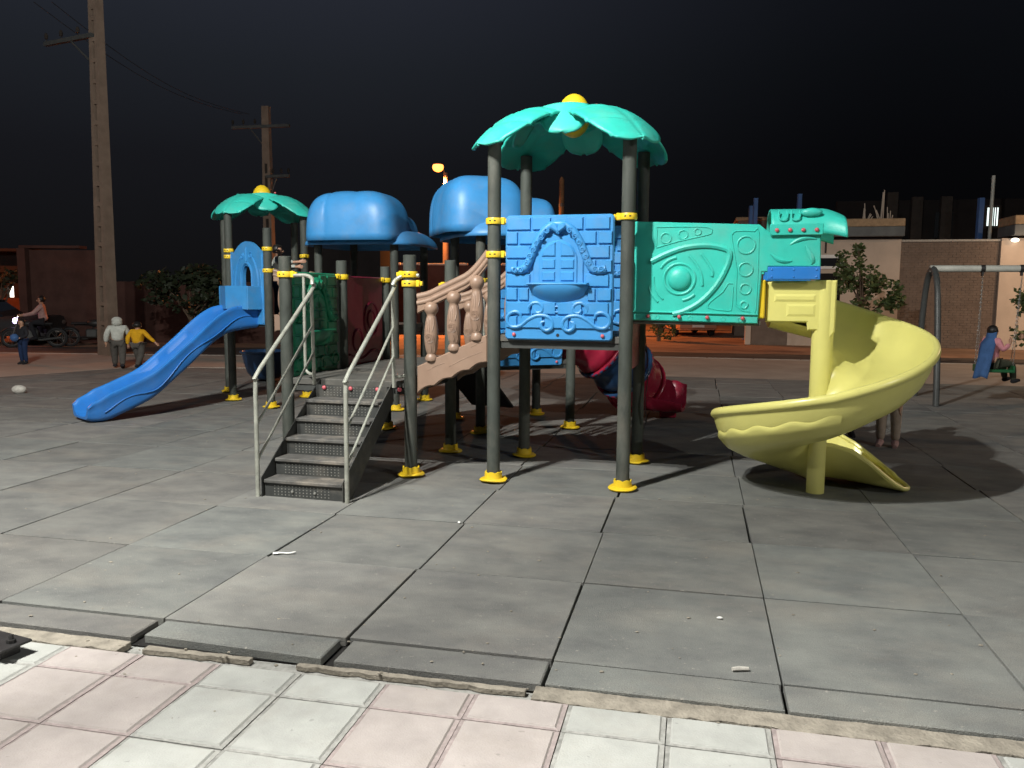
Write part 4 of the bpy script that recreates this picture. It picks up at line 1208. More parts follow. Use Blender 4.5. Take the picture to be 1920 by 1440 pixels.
# ------------------------------------------------------------------ people
def person(name_label, loc, yaw, H, colours, pose=None, cat='person', hood=None, scarf=None, hair=True, group=None):
    """one continuous skinned body with clothes and hair on it; local x right, y forward"""
    J = {'pelvis': (0, 0, .52), 'waist': (0, 0, .60), 'chest': (0, .005, .71), 'neck': (0, 0, .825), 'jaw': (0, .012, .875), 'head': (0, .008, .925), 'crown': (0, 0, .965),
         'sl': (-.105, 0, .795), 'el': (-.145, -.01, .64), 'wl': (-.155, .04, .49), 'hl': (-.155, .05, .445),
         'sr': (.105, 0, .795), 'er': (.145, -.01, .64), 'wr': (.155, .04, .49), 'hr': (.155, .05, .445),
         'pl': (-.055, 0, .50), 'kl': (-.06, .012, .275), 'al': (-.062, -.012, .045), 'tl': (-.068, .075, .018),
         'pr': (.055, 0, .50), 'kr': (.06, .012, .275), 'ar': (.062, -.012, .045), 'tr': (.068, .075, .018)}
    RAD = {'pelvis': .085, 'waist': .072, 'chest': .082, 'neck': .030, 'jaw': .050, 'head': .062, 'crown': .045, 's': .038, 'e': .027, 'w': .019, 'h': .022, 'p': .058, 'k': .038, 'a': .025, 't': .020}
    if pose: J.update(pose)
    rad = lambda k: RAD[k] if k in RAD else RAD[k[0]]
    E_ = [('pelvis', 'waist'), ('waist', 'chest'), ('chest', 'neck'), ('neck', 'jaw'), ('jaw', 'head'), ('head', 'crown'), ('chest', 'sl'), ('sl', 'el'), ('el', 'wl'), ('wl', 'hl'), ('chest', 'sr'), ('sr', 'er'), ('er', 'wr'), ('wr', 'hr'),
          ('pelvis', 'pl'), ('pl', 'kl'), ('kl', 'al'), ('al', 'tl'), ('pelvis', 'pr'), ('pr', 'kr'), ('kr', 'ar'), ('ar', 'tr')]
    def skin(nm, edges, m, grow, parent=None, root='pelvis', extra=None):
        names = []
        for a, b in edges:
            for q_ in (a, b):
                if q_ not in names: names.append(q_)
        V = [tuple(c * H for c in J[q_]) for q_ in names]; rr = [((.066 if nm == 'trousers' and q_ == 'pelvis' else rad(q_)) + grow) * H for q_ in names]
        EE = [(names.index(a), names.index(b)) for a, b in edges]
        if extra:
            for base, pts in extra:
                prev = names.index(base)
                for p, r_ in pts:
                    V.append(tuple(c * H for c in p)); rr.append(r_ * H); EE.append((prev, len(V) - 1)); prev = len(V) - 1
        me = bpy.data.meshes.new(nm); me.from_pydata(V, EE, []); me.materials.append(m)
        o = bpy.data.objects.new(nm, me); COL.objects.link(o)
        if parent: o.parent = parent
        md = o.modifiers.new('skin', 'SKIN'); md.use_smooth_shade = True
        sv = me.skin_vertices[0].data
        for i, r_ in enumerate(rr): sv[i].radius = (r_, r_); sv[i].use_root = False
        sv[names.index(root) if root in names else 0].use_root = True
        s2 = o.modifiers.new('sub', 'SUBSURF'); s2.levels = s2.render_levels = 2
        return o
    fingers = []
    for s in ('l', 'r'):
        w, h = Vector(J['w' + s]), Vector(J['h' + s]); d = (h - w).normalized()
        sd = d.cross(Vector((1, 0, 0))); sd = sd.normalized() if sd.length > .1 else Vector((0, 1, 0))
        ins = d.cross(sd)
        for k, (off, ln) in enumerate(((-.016, .036), (-.005, .042), (.006, .040), (.016, .032))):
            b0 = h + sd * off + d * .012; fingers.append(('h' + s, [(tuple(b0), .0075), (tuple(b0 + d * ln * .55 + ins * .004), .0068), (tuple(b0 + d * ln * .9 + ins * .014), .0055)]))
        fingers.append(('h' + s, [(tuple(h - sd * .022 - d * .006), .008), (tuple(h - sd * .034 + d * .016), .0065)]))
    nose = [('jaw', [((J['jaw'][0], J['jaw'][1] + .058, J['jaw'][2] + .028), .009)])]
    body = skin('person', E_, M['skin'], 0.0, extra=fingers)
    body.location = loc; body.rotation_euler = (0, 0, yaw); body.scale = (colours.get('wide', 1), colours.get('wide', 1), 1)
    tag(body, name_label, cat, group)
    top = colours['top']; leg = colours['legs']
    skin('shirt', [('pelvis', 'waist'), ('waist', 'chest'), ('chest', 'sl'), ('sl', 'el'), ('chest', 'sr'), ('sr', 'er')] + ([('el', 'wl'), ('er', 'wr')] if colours.get('long', True) else []), M[top], .013, body)
    skin('trousers', [('pelvis', 'pl'), ('pl', 'kl'), ('kl', 'al'), ('pelvis', 'pr'), ('pr', 'kr'), ('kr', 'ar')], M[leg], .014, body)
    hd_ = Vector(J['head']) * H; jw = Vector(J['jaw']) * H; fw = Vector(colours.get('face', (0, 1, 0))).normalized()
    face = MB(); face.ball(jw + fw * .060 * H + Vector((0, 0, .028 * H)), (.010 * H, .014 * H, .016 * H), 8, 6)
    face.build('nose', M['skin'], body)
    rt_ = fw.cross(Vector((0, 0, 1)))
    for s in (-1, 1):
        MB().ball(jw + fw * .056 * H + Vector((0, 0, .045 * H)) + rt_ * (s * .022 * H), .0065 * H, 8, 6).build('eye', M['hair'], body)
        MB().ball(jw + rt_ * (s * .060 * H) + Vector((0, 0, .03 * H)), (.010 * H, .014 * H, .020 * H), 8, 6).build('ear', M['skin'], body)
    MB().tube([jw + fw * .054 * H + rt_ * (-.018 * H) + Vector((0, 0, .004 * H)), jw + fw * .059 * H + Vector((0, 0, .002 * H)), jw + fw * .054 * H + rt_ * (.018 * H) + Vector((0, 0, .004 * H))], .004 * H, 6).build('mouth', M['c_rose'], body)
    hm = MB()
    def hairfn(i, j):
        th = math.pi * (.86 if hood else .74) * i; ph = 2 * math.pi * j
        d = Vector((math.sin(th) * math.cos(ph), math.sin(th) * math.sin(ph), math.cos(th)))
        r_ = .070 * H * (1.04 + .05 * noise.noise(d * 6))
        if hood and d.z < -.35: r_ *= 1 + .9 * (-.35 - d.z)
        if d.dot(fw) > .30 and d.z < .45: r_ *= .70
        return tuple(hd_ + Vector((0, 0, .004 * H)) + d * r_ - fw * .010 * H)
    hm.grid(hairfn, 16, 24)
    hm.build('hair' if not hood else 'headscarf', M['hair'] if not hood else M[hood], body)
    for s in ('l', 'r'):
        a, t = Vector(J['a' + s]) * H, Vector(J['t' + s]) * H
        MB().tube([a + (a - t).normalized() * .028 * H + Vector((0, 0, -.012 * H)), a + Vector((0, 0, -.008 * H)), (a + t) / 2 + Vector((0, 0, -.004 * H)), t + (t - a).normalized() * .02 * H], [.026 * H, .034 * H, .032 * H, .020 * H], 8).build('shoe', M[colours.get('shoe', 'c_dark')], body)
    return body
walk = {'kl': (-.055, .055, .285), 'al': (-.06, .10, .055), 'tl': (-.06, .18, .035), 'kr': (.055, -.01, .28), 'ar': (.06, -.13, .07), 'tr': (.06, -.06, .02),
        'el': (-.14, -.06, .65), 'wl': (-.15, -.04, .51), 'hl': (-.15, -.03, .465), 'er': (.15, .03, .64), 'wr': (.16, .12, .52), 'hr': (.16, .14, .475)}
person('person in a white headscarf and grey trousers walking beside the yellow shirted one', (-8.45, 17.45, 0), R(20), 1.10, {'top': 'c_white', 'legs': 'c_grey', 'wide': 1.35}, walk, hood='c_white')
walk2 = dict(walk); walk2.update({'er': (.185, .02, .67), 'wr': (.27, .05, .56), 'hr': (.30, .06, .52)})
person('person in a mustard yellow shirt and dark grey trousers walking beyond the blue slide', (-8.02, 17.45, 0), R(-12), 1.00, {'top': 'c_yellow', 'legs': 'c_grey', 'wide': 1.35}, walk2)
stand = {'wl': (-.07, .13, .58), 'hl': (-.03, .15, .57), 'el': (-.15, .0, .64), 'wr': (.07, .13, .58), 'hr': (.03, .15, .57), 'er': (.15, .0, .64)}
person('small dark clothed child standing on the far pavement holding a blue ball', (-11.0, 18.3, 0), R(160), 1.02, {'top': 'c_dark', 'legs': 'c_navy'}, stand)
_bc = Vector((-11.0, 18.3)) + Vector((math.cos(R(160)) * 0 - math.sin(R(160)) * .20, math.sin(R(160)) * 0 + math.cos(R(160)) * .20))
tag(MB().ball((0, 0, 0), .09, 16, 10).build('ball', M['c_blue'], loc=(_bc.x, _bc.y, .60)), 'blue ball held by the small dark clothed child on the far pavement', 'ball')
# children behind the spiral slide
bend = {'wl': (-.10, .16, .40), 'hl': (-.10, .18, .36)}
person('child in pale beige trousers and top standing behind the yellow spiral slide', (4.16, 8.9, 0), R(150), 1.22, {'top': 'c_beige', 'legs': 'c_beige', 'shoe': 'c_rose'}, bend)
squat = {'pelvis': (0, -.06, .24), 'waist': (0, -.03, .32), 'chest': (0, .03, .43), 'neck': (0, .07, .54), 'jaw': (0, .09, .59), 'head': (0, .085, .64), 'crown': (0, .08, .68),
         'sl': (-.105, .04, .51), 'sr': (.105, .04, .51), 'el': (-.14, .10, .38), 'er': (.14, .10, .38), 'wl': (-.08, .20, .36), 'wr': (.08, .20, .36), 'hl': (-.06, .23, .33), 'hr': (.06, .23, .33),
         'pl': (-.06, -.05, .22), 'pr': (.06, -.05, .22), 'kl': (-.09, .12, .27), 'kr': (.09, .12, .27), 'al': (-.08, -.0, .045), 'ar': (.08, 0, .045), 'tl': (-.09, .085, .018), 'tr': (.09, .085, .018)}
person('child in black clothes squatting behind the yellow spiral slide', (3.92, 9.55, 0), R(170), 1.15, {'top': 'c_dark', 'legs': 'c_dark'}, squat)
# child leaning over on the left bridge
lean = {'wr': (.10, .25, .755), 'hr': (.10, .37, .765), 'er': (.125, .12, .76), 'wl': (-.10, .22, .70), 'hl': (-.10, .27, .70), 'el': (-.135, .08, .69)}
person('child in a white top reaching an arm forward on the left bridge', (-3.47, 12.16, HA - .03), R(-92), 1.08, {'top': 'c_white', 'legs': 'c_navy'}, lean)

# swing -------------------------------------------------------------------------
sw = thing('swing_stand', 'dark grey steel swing stand with a pale top beam at the right', 'swing stand', (6.56, 12.85, 0), -.243)
for s in (-1, 1):
    MB().tube(smooth_path([(0, s * .68, 0), (.0, s * .60, .5), (0, s * .46, 1.45), (0, s * .33, 1.85), (0, s * .18, 2.02), (0, 0, 2.08)] if s > 0 else [(0, -.68, 0), (0, -.60, .6), (.0, -.42, 1.5), (.0, -.30, 1.85), (0, -.12, 2.03), (0, 0, 2.08)], 4), .048, 12).build('leg', M['steel_grey'], sw)
    MB().tube(smooth_path([(3.6, s * .68, 0), (3.6, s * .46, 1.45), (3.6, s * .18, 2.02), (3.6, 0, 2.08)], 4), .048, 12).build('leg', M['steel_grey'], sw)
MB().tube([(-.04, 0, 2.08), (3.64, 0, 2.08)], .052, 12).build('top_beam', M['steel_pale'], sw)
for x in (.70, 1.24, 2.3, 2.84):
    hb = MB(); hb.lathe([(.058, -.03), (.058, .03)], 12, Matrix.Translation((x, 0, 2.08)) @ Matrix.Rotation(R(90), 4, 'Y')); hb.box(x - .012, x + .012, -.03, .03, 1.97, 2.06)
    hb.build('hanger', M['blackmetal'], sw)
ca, sa = math.cos(-.243), math.sin(-.243)
def swl(x, y, z=0): return Vector((6.56 + ca * x - sa * y, 12.85 + sa * x + ca * y, z))
seatc = swl(.98, .10, .50)
sg_ = thing('swing', 'green plastic swing hanging on chains under the pale top beam', 'swing', tuple(seatc), -.243)
MB().cbox(-.25, .25, -.13, .13, -.02, .03, .012).build('seat', M['swing_green'], sg_)
for s in (-1, 1):
    MB().cbox(s * .25 - .015, s * .25 + .015, -.13, .13, -.02, .09, .008).build('side', M['swing_green'], sg_)
    for d in (-.06, .06):
        a = Vector((s * .27, -.10, 1.47)); b = Vector((s * .25, d, .05)); ch = MB(); nl = 46
        for k in range(nl):
            c0 = a + (b - a) * (k / nl); c1 = a + (b - a) * ((k + .92) / nl)
            w_ = Vector((.012, 0, 0)) if k % 2 else Vector((0, .012, 0))
            ch.tube([c0, (c0 + c1) / 2 + w_, c1, (c0 + c1) / 2 - w_, c0], .0035, 5, caps=False)
        ch.build('chain', M['chrome'], sg_)
sit = {'pelvis': (0, -.02, .10), 'waist': (0, -.05, .19), 'chest': (0, -.07, .31), 'neck': (0, -.06, .425), 'jaw': (0, -.045, .475), 'head': (0, -.05, .525), 'crown': (0, -.055, .565),
       'sl': (-.105, -.07, .395), 'sr': (.105, -.07, .395), 'el': (-.17, -.05, .27), 'er': (.17, -.05, .27), 'wl': (-.205, .02, .36), 'wr': (.205, .02, .36), 'hl': (-.205, .03, .40), 'hr': (.205, .03, .40),
       'pl': (-.06, .0, .085), 'pr': (.06, 0, .085), 'kl': (-.075, .24, .075), 'kr': (.075, .24, .075), 'al': (-.075, .30, -.14), 'ar': (.075, .28, -.15), 'tl': (-.08, .38, -.14), 'tr': (.08, .36, -.15)}
girl = person('child in a pink top and blue shawl sitting on the green swing seat', (seatc.x, seatc.y, seatc.z + .02), R(-72), 1.15, {'top': 'c_pink', 'legs': 'c_green'}, sit)
sh = MB()
def shawl(i, j):
    w = (j - .5) * R(165) - .5 * i; z = interp(i, [0, .12, .3, .5, 1], [.64, .62, .50, .40, -.12])
    rr = interp(i, [0, .12, .3, .5, 1], [.01, .075, .085, .13, .15]) * 1.10; cy = interp(i, [0, .3, 1], [-.05, -.06, -.16])
    rr *= 1 + .07 * math.sin(w * 6 + i * 5) * i
    return (rr * math.sin(w), cy - rr * math.cos(w), z * 1.0 + .02 * math.sin(w * 4) * i)
sh.grid(shawl, 22, 30); so = sh.build('shawl', M['c_blue'], girl, solid=.012)
push = {'er': (.15, .10, .70), 'wr': (.13, .27, .68), 'hr': (.13, .32, .675), 'el': (-.15, .10, .70), 'wl': (-.13, .27, .69), 'hl': (-.13, .32, .685)}
person('person in olive clothes pushing the swing at the right edge', (8.55, 12.75, 0), R(100), 1.52, {'top': 'c_green', 'legs': 'c_dark', 'long': False}, push)

# ------------------------------------------------------------------ poles
def lattice_pole(name_label, x, y, h, w0, w1, yaw, arms, insul=True):
    t = thing('utility_pole', name_label, 'utility pole', (x, y, -.13), yaw)
    W_ = lambda z: (w0 + (w1 - w0) * z / h) / 2
    sh_ = MB()
    d = .72
    n = 24
    for s in (-1, 1):     # two tapering legs
        prev = None
        v = []
        for z in (0, h):
            w = W_(z)
            v += [(s * w, -w * d, z), (s * w * .36, -w * d, z), (s * w * .36, w * d, z), (s * w, w * d, z)]
        sh_.add(v, [(0, 1, 5, 4), (1, 2, 6, 5), (2, 3, 7, 6), (3, 0, 4, 7), (0, 3, 2, 1), (4, 5, 6, 7)])
    sh_.build('leg', M['concrete'], t)
    z = .0; k = 0
    wb = MB(); wb.add([(-W_(0) * .37, -.05, 0), (W_(0) * .37, -.05, 0), (W_(h) * .37, -.03, h), (-W_(h) * .37, -.03, h)], [(0, 1, 2, 3)])
    wb.build('web', M['concrete_dark'], t, solid=.04)  # coloured darker than the legs so the openings look shaded
    while z < h * .76:
        hh = .5 if k == 0 else .10
        w = W_(z) * .37
        MB().box(-w, w, -W_(z) * d * .98, W_(z) * d * .98, z, z + hh).build('rung', M['concrete'], t)
        z += hh + .40; k += 1
    z0 = h * .76; w = W_(z0) * .37
    MB().box(-w, w, -W_(z0) * d * .95, W_(z0) * d * .95, z0, h).build('solid_top', M['concrete'], t)
    for (za, x0, x1, yd) in arms:
        a = MB(); a.box(x0, x1, -.05 - W_(za) * d, .05 - W_(za) * d, za - .05, za + .05)
        a.build('crossarm', M['steel_grey'], t)
        xe = x0 if abs(x0) > abs(x1) else x1
        MB().tube([(xe * .45, -W_(za) * d, za - .04), (math.copysign(W_(za), xe), -W_(za) * d * .5, za - .62)], .025, 6).build('brace', M['steel_grey'], t)
        if insul:
            for f in (.97, .65, .30):
                xx = xe * f
                MB().lathe([(.012, .05), (.012, .12), (.045, .13), (.035, .17), (.05, .19), (.03, .26), (.001, .28)], 10, Matrix.Translation((xx, -W_(za) * d, za))).build('insulator', M['concrete_dark'], t)
    return t
lattice_pole('tall concrete ladder pole with a crossarm, largest at the left edge', -10.47, 21.1, 11.4, .44, .25, R(-28), [(8.05, -1.9, .0, 0)]).rotation_euler = (0, R(.9), R(-28))
lattice_pole('slimmer concrete pole with a crossarm rising behind the far left palm roof', -8.85, 30.0, 8.35, .40, .26, R(-12), [(7.64, -1.3, .95, 0), (5.89, 0, .9, 0)])
sp = thing('street_lamp', 'lit orange street lamp on a pole between the blue domed roofs', 'street lamp', (-3.25, 40, -.13))
MB().tube([(0, 0, 0), (0, 0, 4), (0, 0, 7.5)], [.17, .15, .11], 10).build('pole', M['concrete'], sp)
MB().tube(smooth_path([(0, 0, 7.2), (-.12, -.04, 7.75), (-.3, -.15, 7.9)], 3), .03, 8).build('arm', M['steel_grey'], sp)
hd = MB(); hd.lathe([(.05, .16), (.20, .10), (.24, .02), (.22, -.02)], 14, Matrix.Translation((-.35, -.2, 7.86))); hd.build('lamp_head', M['steel_grey'], sp)
gl = MB(); gl.ball((-.35, -.2, 7.74), (.27, .27, .23), 14, 10); gl.build('lamp_glass', M['sodium'], sp)
ld = bpy.data.lights.new('lamp_light', 'SPOT'); ld.energy = SODIUM_POWER; ld.spot_size = R(166); ld.spot_blend = .55; ld.color = (1.0, .30, .075); ld.shadow_soft_size = .15
lo = bpy.data.objects.new('lamp_light', ld); COL.objects.link(lo); lo.location = (-3.6, 39.4, 7.2)
s2 = thing('street_lamp', 'orange street lamp on the road beyond the left edge of the view', 'street lamp', (-24.5, 27.0, -.13))
for ch_ in list(sp.children): dup(ch_, s2)
ld2 = ld.copy(); ld2.energy = SODIUM_LEFT; ld2.color = (1.0, .22, .05)
lo2 = bpy.data.objects.new('lamp_light', ld2); COL.objects.link(lo2); lo2.location = (-24.85, 27.0, 7.2)
s3 = thing('street_lamp', 'warm street lamp on the road beyond the right edge of the view', 'street lamp', (21.5, 19.2, -.13))
for ch_ in list(sp.children): dup(ch_, s3)
ld3 = ld.copy(); ld3.energy = WARM_RIGHT; ld3.color = (1.0, .66, .40)
lo3 = bpy.data.objects.new('lamp_light', ld3); COL.objects.link(lo3); lo3.location = (21.15, 19.2, 7.2)
wp = thing('timber_pole', 'short brown timber pole seen between the posts of the front tower', 'pole', (2.33, 40, -.13))
MB().tube([(0, 0, 0), (0, 0, 3.5), (0, 0, 7.2), (0, 0, 7.35)], [.16, .145, .12, .05], 10).build('shaft', M['wood'], wp)
MB().lathe([(.15, 5.95), (.15, 6.1)], 10).build('band', M['steel_grey'], wp)

# ------------------------------------------------------------------ buildings at the right
def wl(t, n=30.6): p = gn(n, t); return p
def px_t(px, n=30.6):        # distance along the far wall line for a bearing
    k = (px - 960) / 1528 * .9939
    # point gn(n,t): x/y = k
    return (k * BX.y * n - BX.x * n) / (AX.x - k * AX.y)
G0 = -.13
def wall_thing(nm, label, cat, px0, px1, n=30.6):
    t0, t1 = px_t(px0, n), px_t(px1, n); p = gn(n, t0)
    return thing(nm, label, cat, (p.x, p.y, G0), YAW), t1 - t0
ch, wd = wall_thing('house', 'cream rendered house front with a grey roof slab behind the spiral slide', 'house', 1478, 1683)
MB().box(0, wd, 0, .3, 0, 3.72).build('wall', M['cream'], ch)
rs = MB().cbox(.0, wd + .02, -.35, 1.2, 3.80, 4.13, .015).build('roof_slab', M['slab'], ch)
MB().cbox(.0, wd + .02, -.34, 1.2, 4.135, 4.40, .02).build('roof_edge', M['slabtop'], ch)
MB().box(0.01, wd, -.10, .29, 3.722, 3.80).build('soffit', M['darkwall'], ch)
wx = px_t(1548) - px_t(1478)
wf = MB(); wf.cbox(wx - .48, wx + .48, -.05, .02, 2.70, 3.20, .012)
wf = wf.build('window_frame', M['white'], ch)
MB().box(wx - .40, wx + .40, -.056, -.051, 2.80, 3.08).build('pane', M['glass'], wf)
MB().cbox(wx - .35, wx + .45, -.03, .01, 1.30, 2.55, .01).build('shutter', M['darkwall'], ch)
MB().tube([(wx - .1, -.04, 3.25), (wx - .1, -.04, 3.72)], .03, 6).build('pipe', M['blackmetal'], ch)
bw, bwd = wall_thing('brick_wall', 'brown brick garden wall between the two cream houses', 'wall', 1683.5, 1868)
MB().box(0, bwd, .06, .30, 0, 3.62).build('core', M['joint'], bw)
MB().cbox(-.0, bwd, .0, .34, 3.625, 3.70, .01).build('coping', M['stone'], bw)
# brick courses: pieces joined (each under ten pixels)
bm2 = MB(); rgb = random.Random(11)
nr = 42; bl_ = .235
for r_ in range(nr):
    z0 = .02 + r_ * .0855; off = (r_ % 2) * bl_ / 2
    x = -off
    while x < bwd:
        xa, xb = max(0.005, x), min(bwd - .005, x + bl_ - .012)
        if xb - xa > .03:
            y0 = .052 + rgb.uniform(-.006, .004)
            bm2.add([(xa, y0, z0), (xb, y0, z0), (xb, y0, z0 + .073), (xa, y0, z0 + .073), (xa, .07, z0), (xb, .07, z0), (xb, .07, z0 + .073), (xa, .07, z0 + .073)], [(0, 1, 2, 3), (0, 4, 5, 1), (2, 6, 7, 3), (1, 5, 6, 2), (0, 3, 7, 4)])
        x += bl_
stuff(bm2.build('bricks', M['brickwall'], bw, fixn=False))
h2, h2d = wall_thing('house', 'warm lit cream house front with a roof slab at the right edge', 'house', 1868.5, 2140)
MB().box(0, h2d, -.05, .3, 0, 3.72).build('wall', M['cream'], h2)
MB().cbox(.25, h2d, -.40, 1.2, 3.80, 4.15, .015).build('roof_slab', M['slab'], h2)
MB().cbox(.25, h2d, -.39, 1.2, 4.155, 4.45, .02).build('roof_edge', M['slabtop'], h2)
wlm = thing('wall_lamp', 'small lit wall lamp under the roof slab of the right edge house', 'wall lamp', tuple(gn(30.6 - .18, px_t(1890))) + (3.52,), YAW)
MB().cbox(-.09, .09, -.02, .12, .02, .08, .01).build('bracket', M['steel_grey'], wlm)
MB().ball((0, -.02, 0), (.13, .05, .07), 10, 6).build('bulb', M['smallbulb'], wlm)
ld = bpy.data.lights.new('wall_lamp_light', 'POINT'); ld.energy = WALL_LAMP; ld.color = (1.0, .72, .50); ld.shadow_soft_size = .08
lo = bpy.data.objects.new('wall_lamp_light', ld); COL.objects.link(lo); p_ = gn(30.6 - 1.0, px_t(1897)); lo.location = (p_.x, p_.y, 3.2)
gw, gwd = wall_thing('brick_wall', 'low brown wall beside the white gate post left of the cream house', 'wall', 1410, 1477.5)
MB().box(0, gwd, 0, .25, 0, 3.3).build('wall', M['brickwall'], gw)
MB().cbox(0, gwd, -.04, .29, 3.302, 3.38, .01).build('coping', M['stone'], gw)
gp, gpd = wall_thing('gate_post', 'white gate post at the entrance of the dirt yard', 'post', 1398, 1409)
MB().cbox(0, gpd, -.12, .2, 0, 2.6, .015).build('shaft', M['cream'], gp)
MB().cbox(-.04, gpd + .04, -.16, .24, 2.602, 2.70, .01).build('cap', M['stone'], gp)
# unfinished upper storey behind, with starter bars and a lit window
ub, ubd = wall_thing('building', 'dark unfinished building with a lit window behind the brick wall', 'building', 1560, 2180, 36)
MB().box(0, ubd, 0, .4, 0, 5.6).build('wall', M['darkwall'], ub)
def put_px(px, n=36): return px_t(px, n) - px_t(1560, n)
for px in (1660, 1706, 1760): MB().box(put_px(px) - .2, put_px(px) + .2, -.25, -.002, 0, 6.1 - (px % 3) * .2).build('column', M['concrete_dark'], ub)
wx0, wx1 = put_px(1838), put_px(1858)
wfr = MB().box(wx0 - .12, wx1 + .12, -.06, -.003, 4.45, 5.35).build('window', M['concrete_dark'], ub)
MB().box(wx0, wx1, -.075, -.062, 4.55, 5.25).build('pane', M['lit_window_cool'], wfr)
for f in (.2, .4, .6, .8): MB().box(wx0 + (wx1 - wx0) * f - .02, wx0 + (wx1 - wx0) * f + .02, -.10, -.078, 4.55, 5.25).build('bar', M['blackmetal'], wfr)
MB().box(put_px(1742), put_px(1775), -.06, -.003, 4.1, 5.1).build('window', M['glass'], ub)
rb_ = random.Random(2)
for px, y0, y1, lean_, lab in ((1610, 432, 385, .0, 'upright pale starter bars left of the tallest bundle on the cream house roof'), (1617, 432, 402, .12, 'short starter bars leaning beside the upright left bundle on the cream house roof'), (1639, 432, 385, -.2, 'starter bars leaning left against the tallest bundle on the cream house roof'), (1643, 432, 362, .05, 'tallest bundle of starter bars on the cream house roof'), (1656, 432, 392, 0, 'upright starter bars just right of the tallest bundle on the cream house roof'), (1662, 432, 405, .05, 'shortest upright starter bars at the right end of the cream house roof'), (1630, 432, 424, .1, 'stub of starter bars barely showing above the cream house roof')):
    n_ = 31.2; t = px_t(px, n_); p = gn(n_, t); d = p.y
    z0 = 4.25; z1 = 1.656 + (554 - y1) * d / 1520
    t_ = thing('starter_bars', lab, 'rebar', (p.x, p.y, z0), 0, 'starter bars on the roof of the cream house')
    for k in range(3):
        MB().tube([(k % 2 * .06, k // 2 * .06, 0), (k % 2 * .06 + lean_ + rb_.uniform(-.05, .05), k // 2 * .06, z1 - z0 - rb_.uniform(0, .25))], .016, 6).build('bar', M['cream'], t_)
for px, y1, n_, w_, lab in ((1409, 378, 33, .075, 'taller blue steel stanchion rising above the green tunnel'), (1401, 392, 34, .075, 'shorter blue steel stanchion beside the taller one above the green tunnel'), (1490, 370, 33, .075, 'blue steel stanchion rising above the green canopy'), (1826, 375, 33, .09, 'blue grey steel stanchion beside the lit window')):
    p = gn(n_, px_t(px, n_)); z1 = 1.656 + (554 - y1) * p.y / 1520
    s_ = thing('steel_stanchion', lab, 'steel post', (p.x, p.y, G0))
    MB().cbox(-w_, w_, -w_, w_, 0, z1 - G0, .01).build('shaft', M['bluepaint'], s_)
    MB().cbox(-.16, .16, -.16, .16, 0, .04, .01).build('base_plate', M['bluepaint'], s_)
p = gn(33, px_t(1846, 33)); s_ = thing('flood_pole', 'thin pale pole standing before the lit window', 'pole', (p.x, p.y, G0))
MB().tube([(0, 0, 0), (0, 0, 5.7 + .4)], .06, 8).build('shaft', M['steel_pale'], s_)
lowb, lwd = wall_thing('outbuilding', 'low dark outbuilding roof seen above the green tunnel', 'building', 1378, 1460, 37)
MB().box(0, lwd, 0, 3, 0, 4.95).build('wall', M['brickwall'], lowb)
MB().cbox(-.1, lwd + .1, -.1, 3.1, 4.955, 5.1, .02).build('roof', M['slabtop'], lowb)

# ------------------------------------------------------------------ far walls in the middle and at the left
fw = thing('boundary_wall', 'long dark red boundary wall with pale coping across the middle background', 'wall', (-11.5, 37, G0), -.04)
MB().box(0, 14.2, 0, .3, 0, 3.0).build('wall', M['redbrick'], fw)
cp_ = MB(); rgc = random.Random(9)
for k in range(28):
    if rgc.random() < .8: cp_.cbox(k * .5 + .01, k * .5 + .49, -.06, .36, 3.005, 3.08 + rgc.uniform(0, .03), .01)
cp_.build('coping', M['cream'], fw)
tr_ = thing('stair_room', 'small boxy roof room rising behind the boundary wall', 'roof room', (-8.45, 46, G0))
MB().box(0, 1.05, 0, 1.4, 0, 4.05).build('wall', M['cream'], tr_)
MB().cbox(-.1, 1.5, -.1, 1.5, 4.052, 4.2, .02).build('roof', M['slab'], tr_)
MB().box(1.052, 1.6, .1, 1.4, 0, 3.9).build('side_wall', M['concrete_dark'], tr_)
sl_ = thing('distant_lamp', 'tiny white lamp glowing far beyond the boundary wall', 'lamp', (-9.7, 60, G0))
MB().tube([(0, 0, 0), (0, 0, 4.6)], .05, 8).build('pole', M['steel_grey'], sl_)
MB().ball((0, 0, 4.65), .10, 10, 8).build('bulb', M['smallbulb'], sl_)
MB().tube([(0, 0, 4.55), (.35, 0, 4.72)], .03, 6).build('arm', M['steel_pale'], sl_)
# left compound
lb = thing('building', 'dark red brick compound behind the ladder pole', 'building', (-16.55, 28.2, G0), -.03)
MB().box(0, 2.62, 0, .3, 0, 3.15).build('wall', M['redbrick'], lb)
MB().box(-.28, -.002, -.25, 5, 0, 3.2).build('corner_pier', M['redbrick'], lb)
MB().cbox(-.3, 1.8, -.1, .4, 3.202, 3.30, .01).build('coping', M['redbrick'], lb)
MB().box(2.622, 9.2, .2, .5, 0, 2.1).build('low_wall', M['redbrick'], lb)
MB().box(9.202, 12.0, .4, 3, 0, 3.4).build('rear_block', M['darkwall'], lb)
sb = thing('shop', 'small shop front with a bright window at the left edge', 'shop', (-23.6, 33.5, G0), .0)
MB().box(0, 4.6, 0, .3, 0, 1.46).build('wall', M['redbrick'], sb)
MB().box(0, 4.6, .001, .3, 1.98, 3.3).build('upper_wall', M['darkwall'], sb)
for a, b in ((0, 2.95), (3.22, 3.50), (4.3, 4.6)): MB().box(a, b, .001, .3, 1.461, 1.979).build('pier', M['darkwall'], sb)
for a, b in ((2.96, 3.21), (3.51, 4.29)):
    fr = MB(); fr.box(a, b, .10, .14, 1.462, 1.49); fr.box(a, b, .10, .14, 1.95, 1.978); f_ = fr.build('window', M['steel_grey'], sb)
    MB().box(a, b, .16, .18, 1.49, 1.95).build('pane', M['lit_window'], f_)
